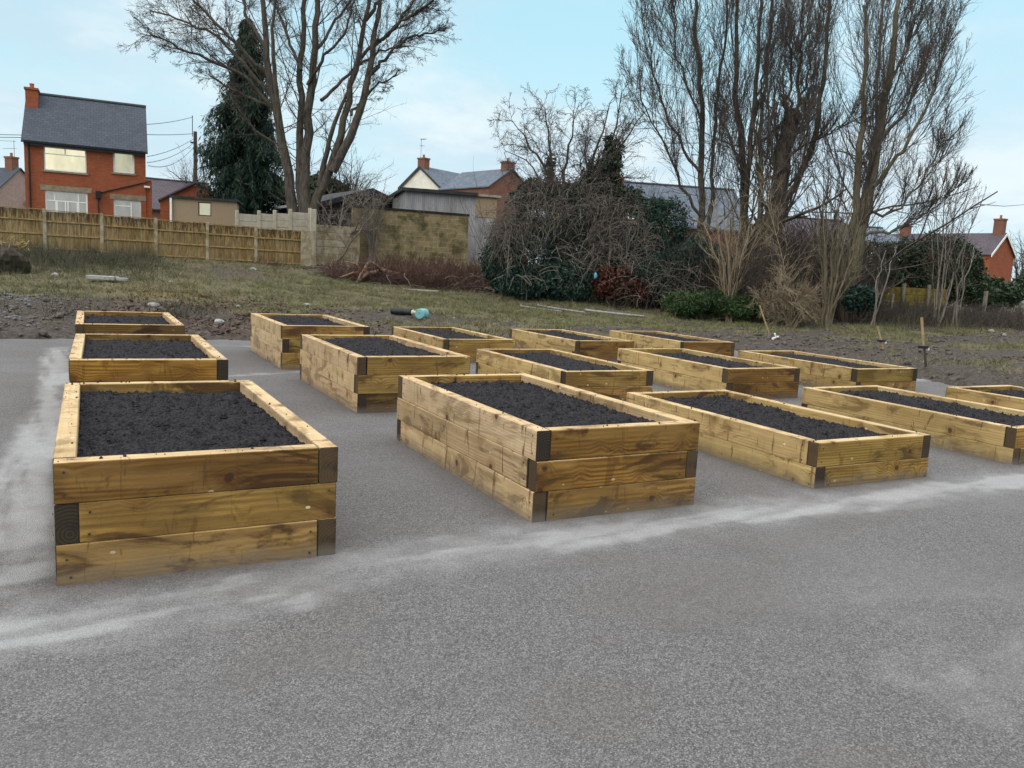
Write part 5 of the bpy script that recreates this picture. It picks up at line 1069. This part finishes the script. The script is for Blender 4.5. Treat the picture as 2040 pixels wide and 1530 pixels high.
V, F_ = lump(.09, 2, 50, (.7, .6, 1.5)); pb = P3(1187, 549, 30.9); o = add_mesh('plastic_bag', V, F_, 'blue_bag'); o.location = tuple(pb); tag(o, 'small pale blue plastic bag caught in the red-leaved shrub', 'bag')
# clods of churned earth by the beds
k = 2600; cx_ = RNG.random(k)*38-8; cy_ = 15.8+RNG.random(k)**1.6*8; w_ = edge_d(cx_, cy_) > .05; cx_, cy_ = cx_[w_], cy_[w_]; k2 = 900; cx_ = np.r_[cx_, 13.5+RNG.random(k2)*7]; cy_ = np.r_[cy_, 7+RNG.random(k2)*11]; V0, F0 = lump(1, 1, 3, (1.2, 1, .6)); F0 = np.array(F0)
r_ = (.02+.075*RNG.random(len(cx_))**2.5)*(1-.55*grassy(cx_, cy_)); a = RNG.random(len(cx_))*6.28; cz_ = H(cx_, cy_)+r_*.2
Vr = np.stack([V0[None, :, 0]*np.cos(a)[:, None]-V0[None, :, 1]*np.sin(a)[:, None], V0[None, :, 0]*np.sin(a)[:, None]+V0[None, :, 1]*np.cos(a)[:, None], V0[None, :, 2]+0*a[:, None]], 2)*r_[:, None, None]+np.stack([cx_, cy_, cz_], 1)[:, None]
simple('clod', (.085, .070, .058), .95, .35, 9, .5)
stuff('earth_clods', 'loose clods of mud and small stones along the edge of the tarmac', 'clods', Vr.reshape(-1, 3), (F0[None]+np.arange(len(cx_))[:, None, None]*len(V0)).reshape(-1, 3), 'clod')
k = 5200; px_ = RNG.random(k)*9-8; py_ = 16.2+RNG.random(k)*9.5; w_ = (RNG.random(k) < gravel(px_, py_)*sstep(.35, .6, fbm(px_*.8, py_*.8, 3, 23)+.1)); px_, py_ = px_[w_], py_[w_]; r_ = .010+.042*RNG.random(len(px_))**2.6
Vr = V0[None]*r_[:, None, None]+np.stack([px_, py_, H(px_, py_)+r_*.3], 1)[:, None]
stuff('rubble_stones', 'small grey stones strewn over the churned ground at the left', 'stones', Vr.reshape(-1, 3), (F0[None]+np.arange(len(px_))[:, None, None]*len(V0)).reshape(-1, 3), 'pebble')
# low plank fence and posts below the hedge
fl = Fac(1742, 36, 1885, 36, 600); zb_ = fl.loc(1800, 610)[1]; r = empty('low_board_fence', fl.base(zb_-.4), fl.rot); tag(r, 'low ochre board fence below the long hedge', 'fence')
ht = fl.loc(1800, 572)[1]
for q in range(3): MB().bbox(0, -.02, .3+q*(ht-.3)/3, fl.w, .02, .3+(q+1)*(ht-.3)/3-.012, .005).build('board', 'ochre_board', r)
for u, l in ((1800, 0), (1850, 1)):
    x_, z_ = fl.loc(u, 565); MB().bbox(x_-.06, -.16, -.3, x_+.06, -.03, z_+(.0 if l == 0 else -.05), .01).build('post', 'grey_post', r)
for u, v0, v1, l in ((1965, 580, 618, 'weathered post standing in the scrub right of the low board fence'), (1778, 585, 610, 'short weathered post at the left part of the board fence')):
    p = P3(u, v0, 33.5); g = gz(p[0], p[1])-.2; tag(MB().bbox(-.06, -.06, 0, .06, .06, p[2]-g, .012).build('post', 'grey_post', None, (p[0], p[1], g)), l, 'post')
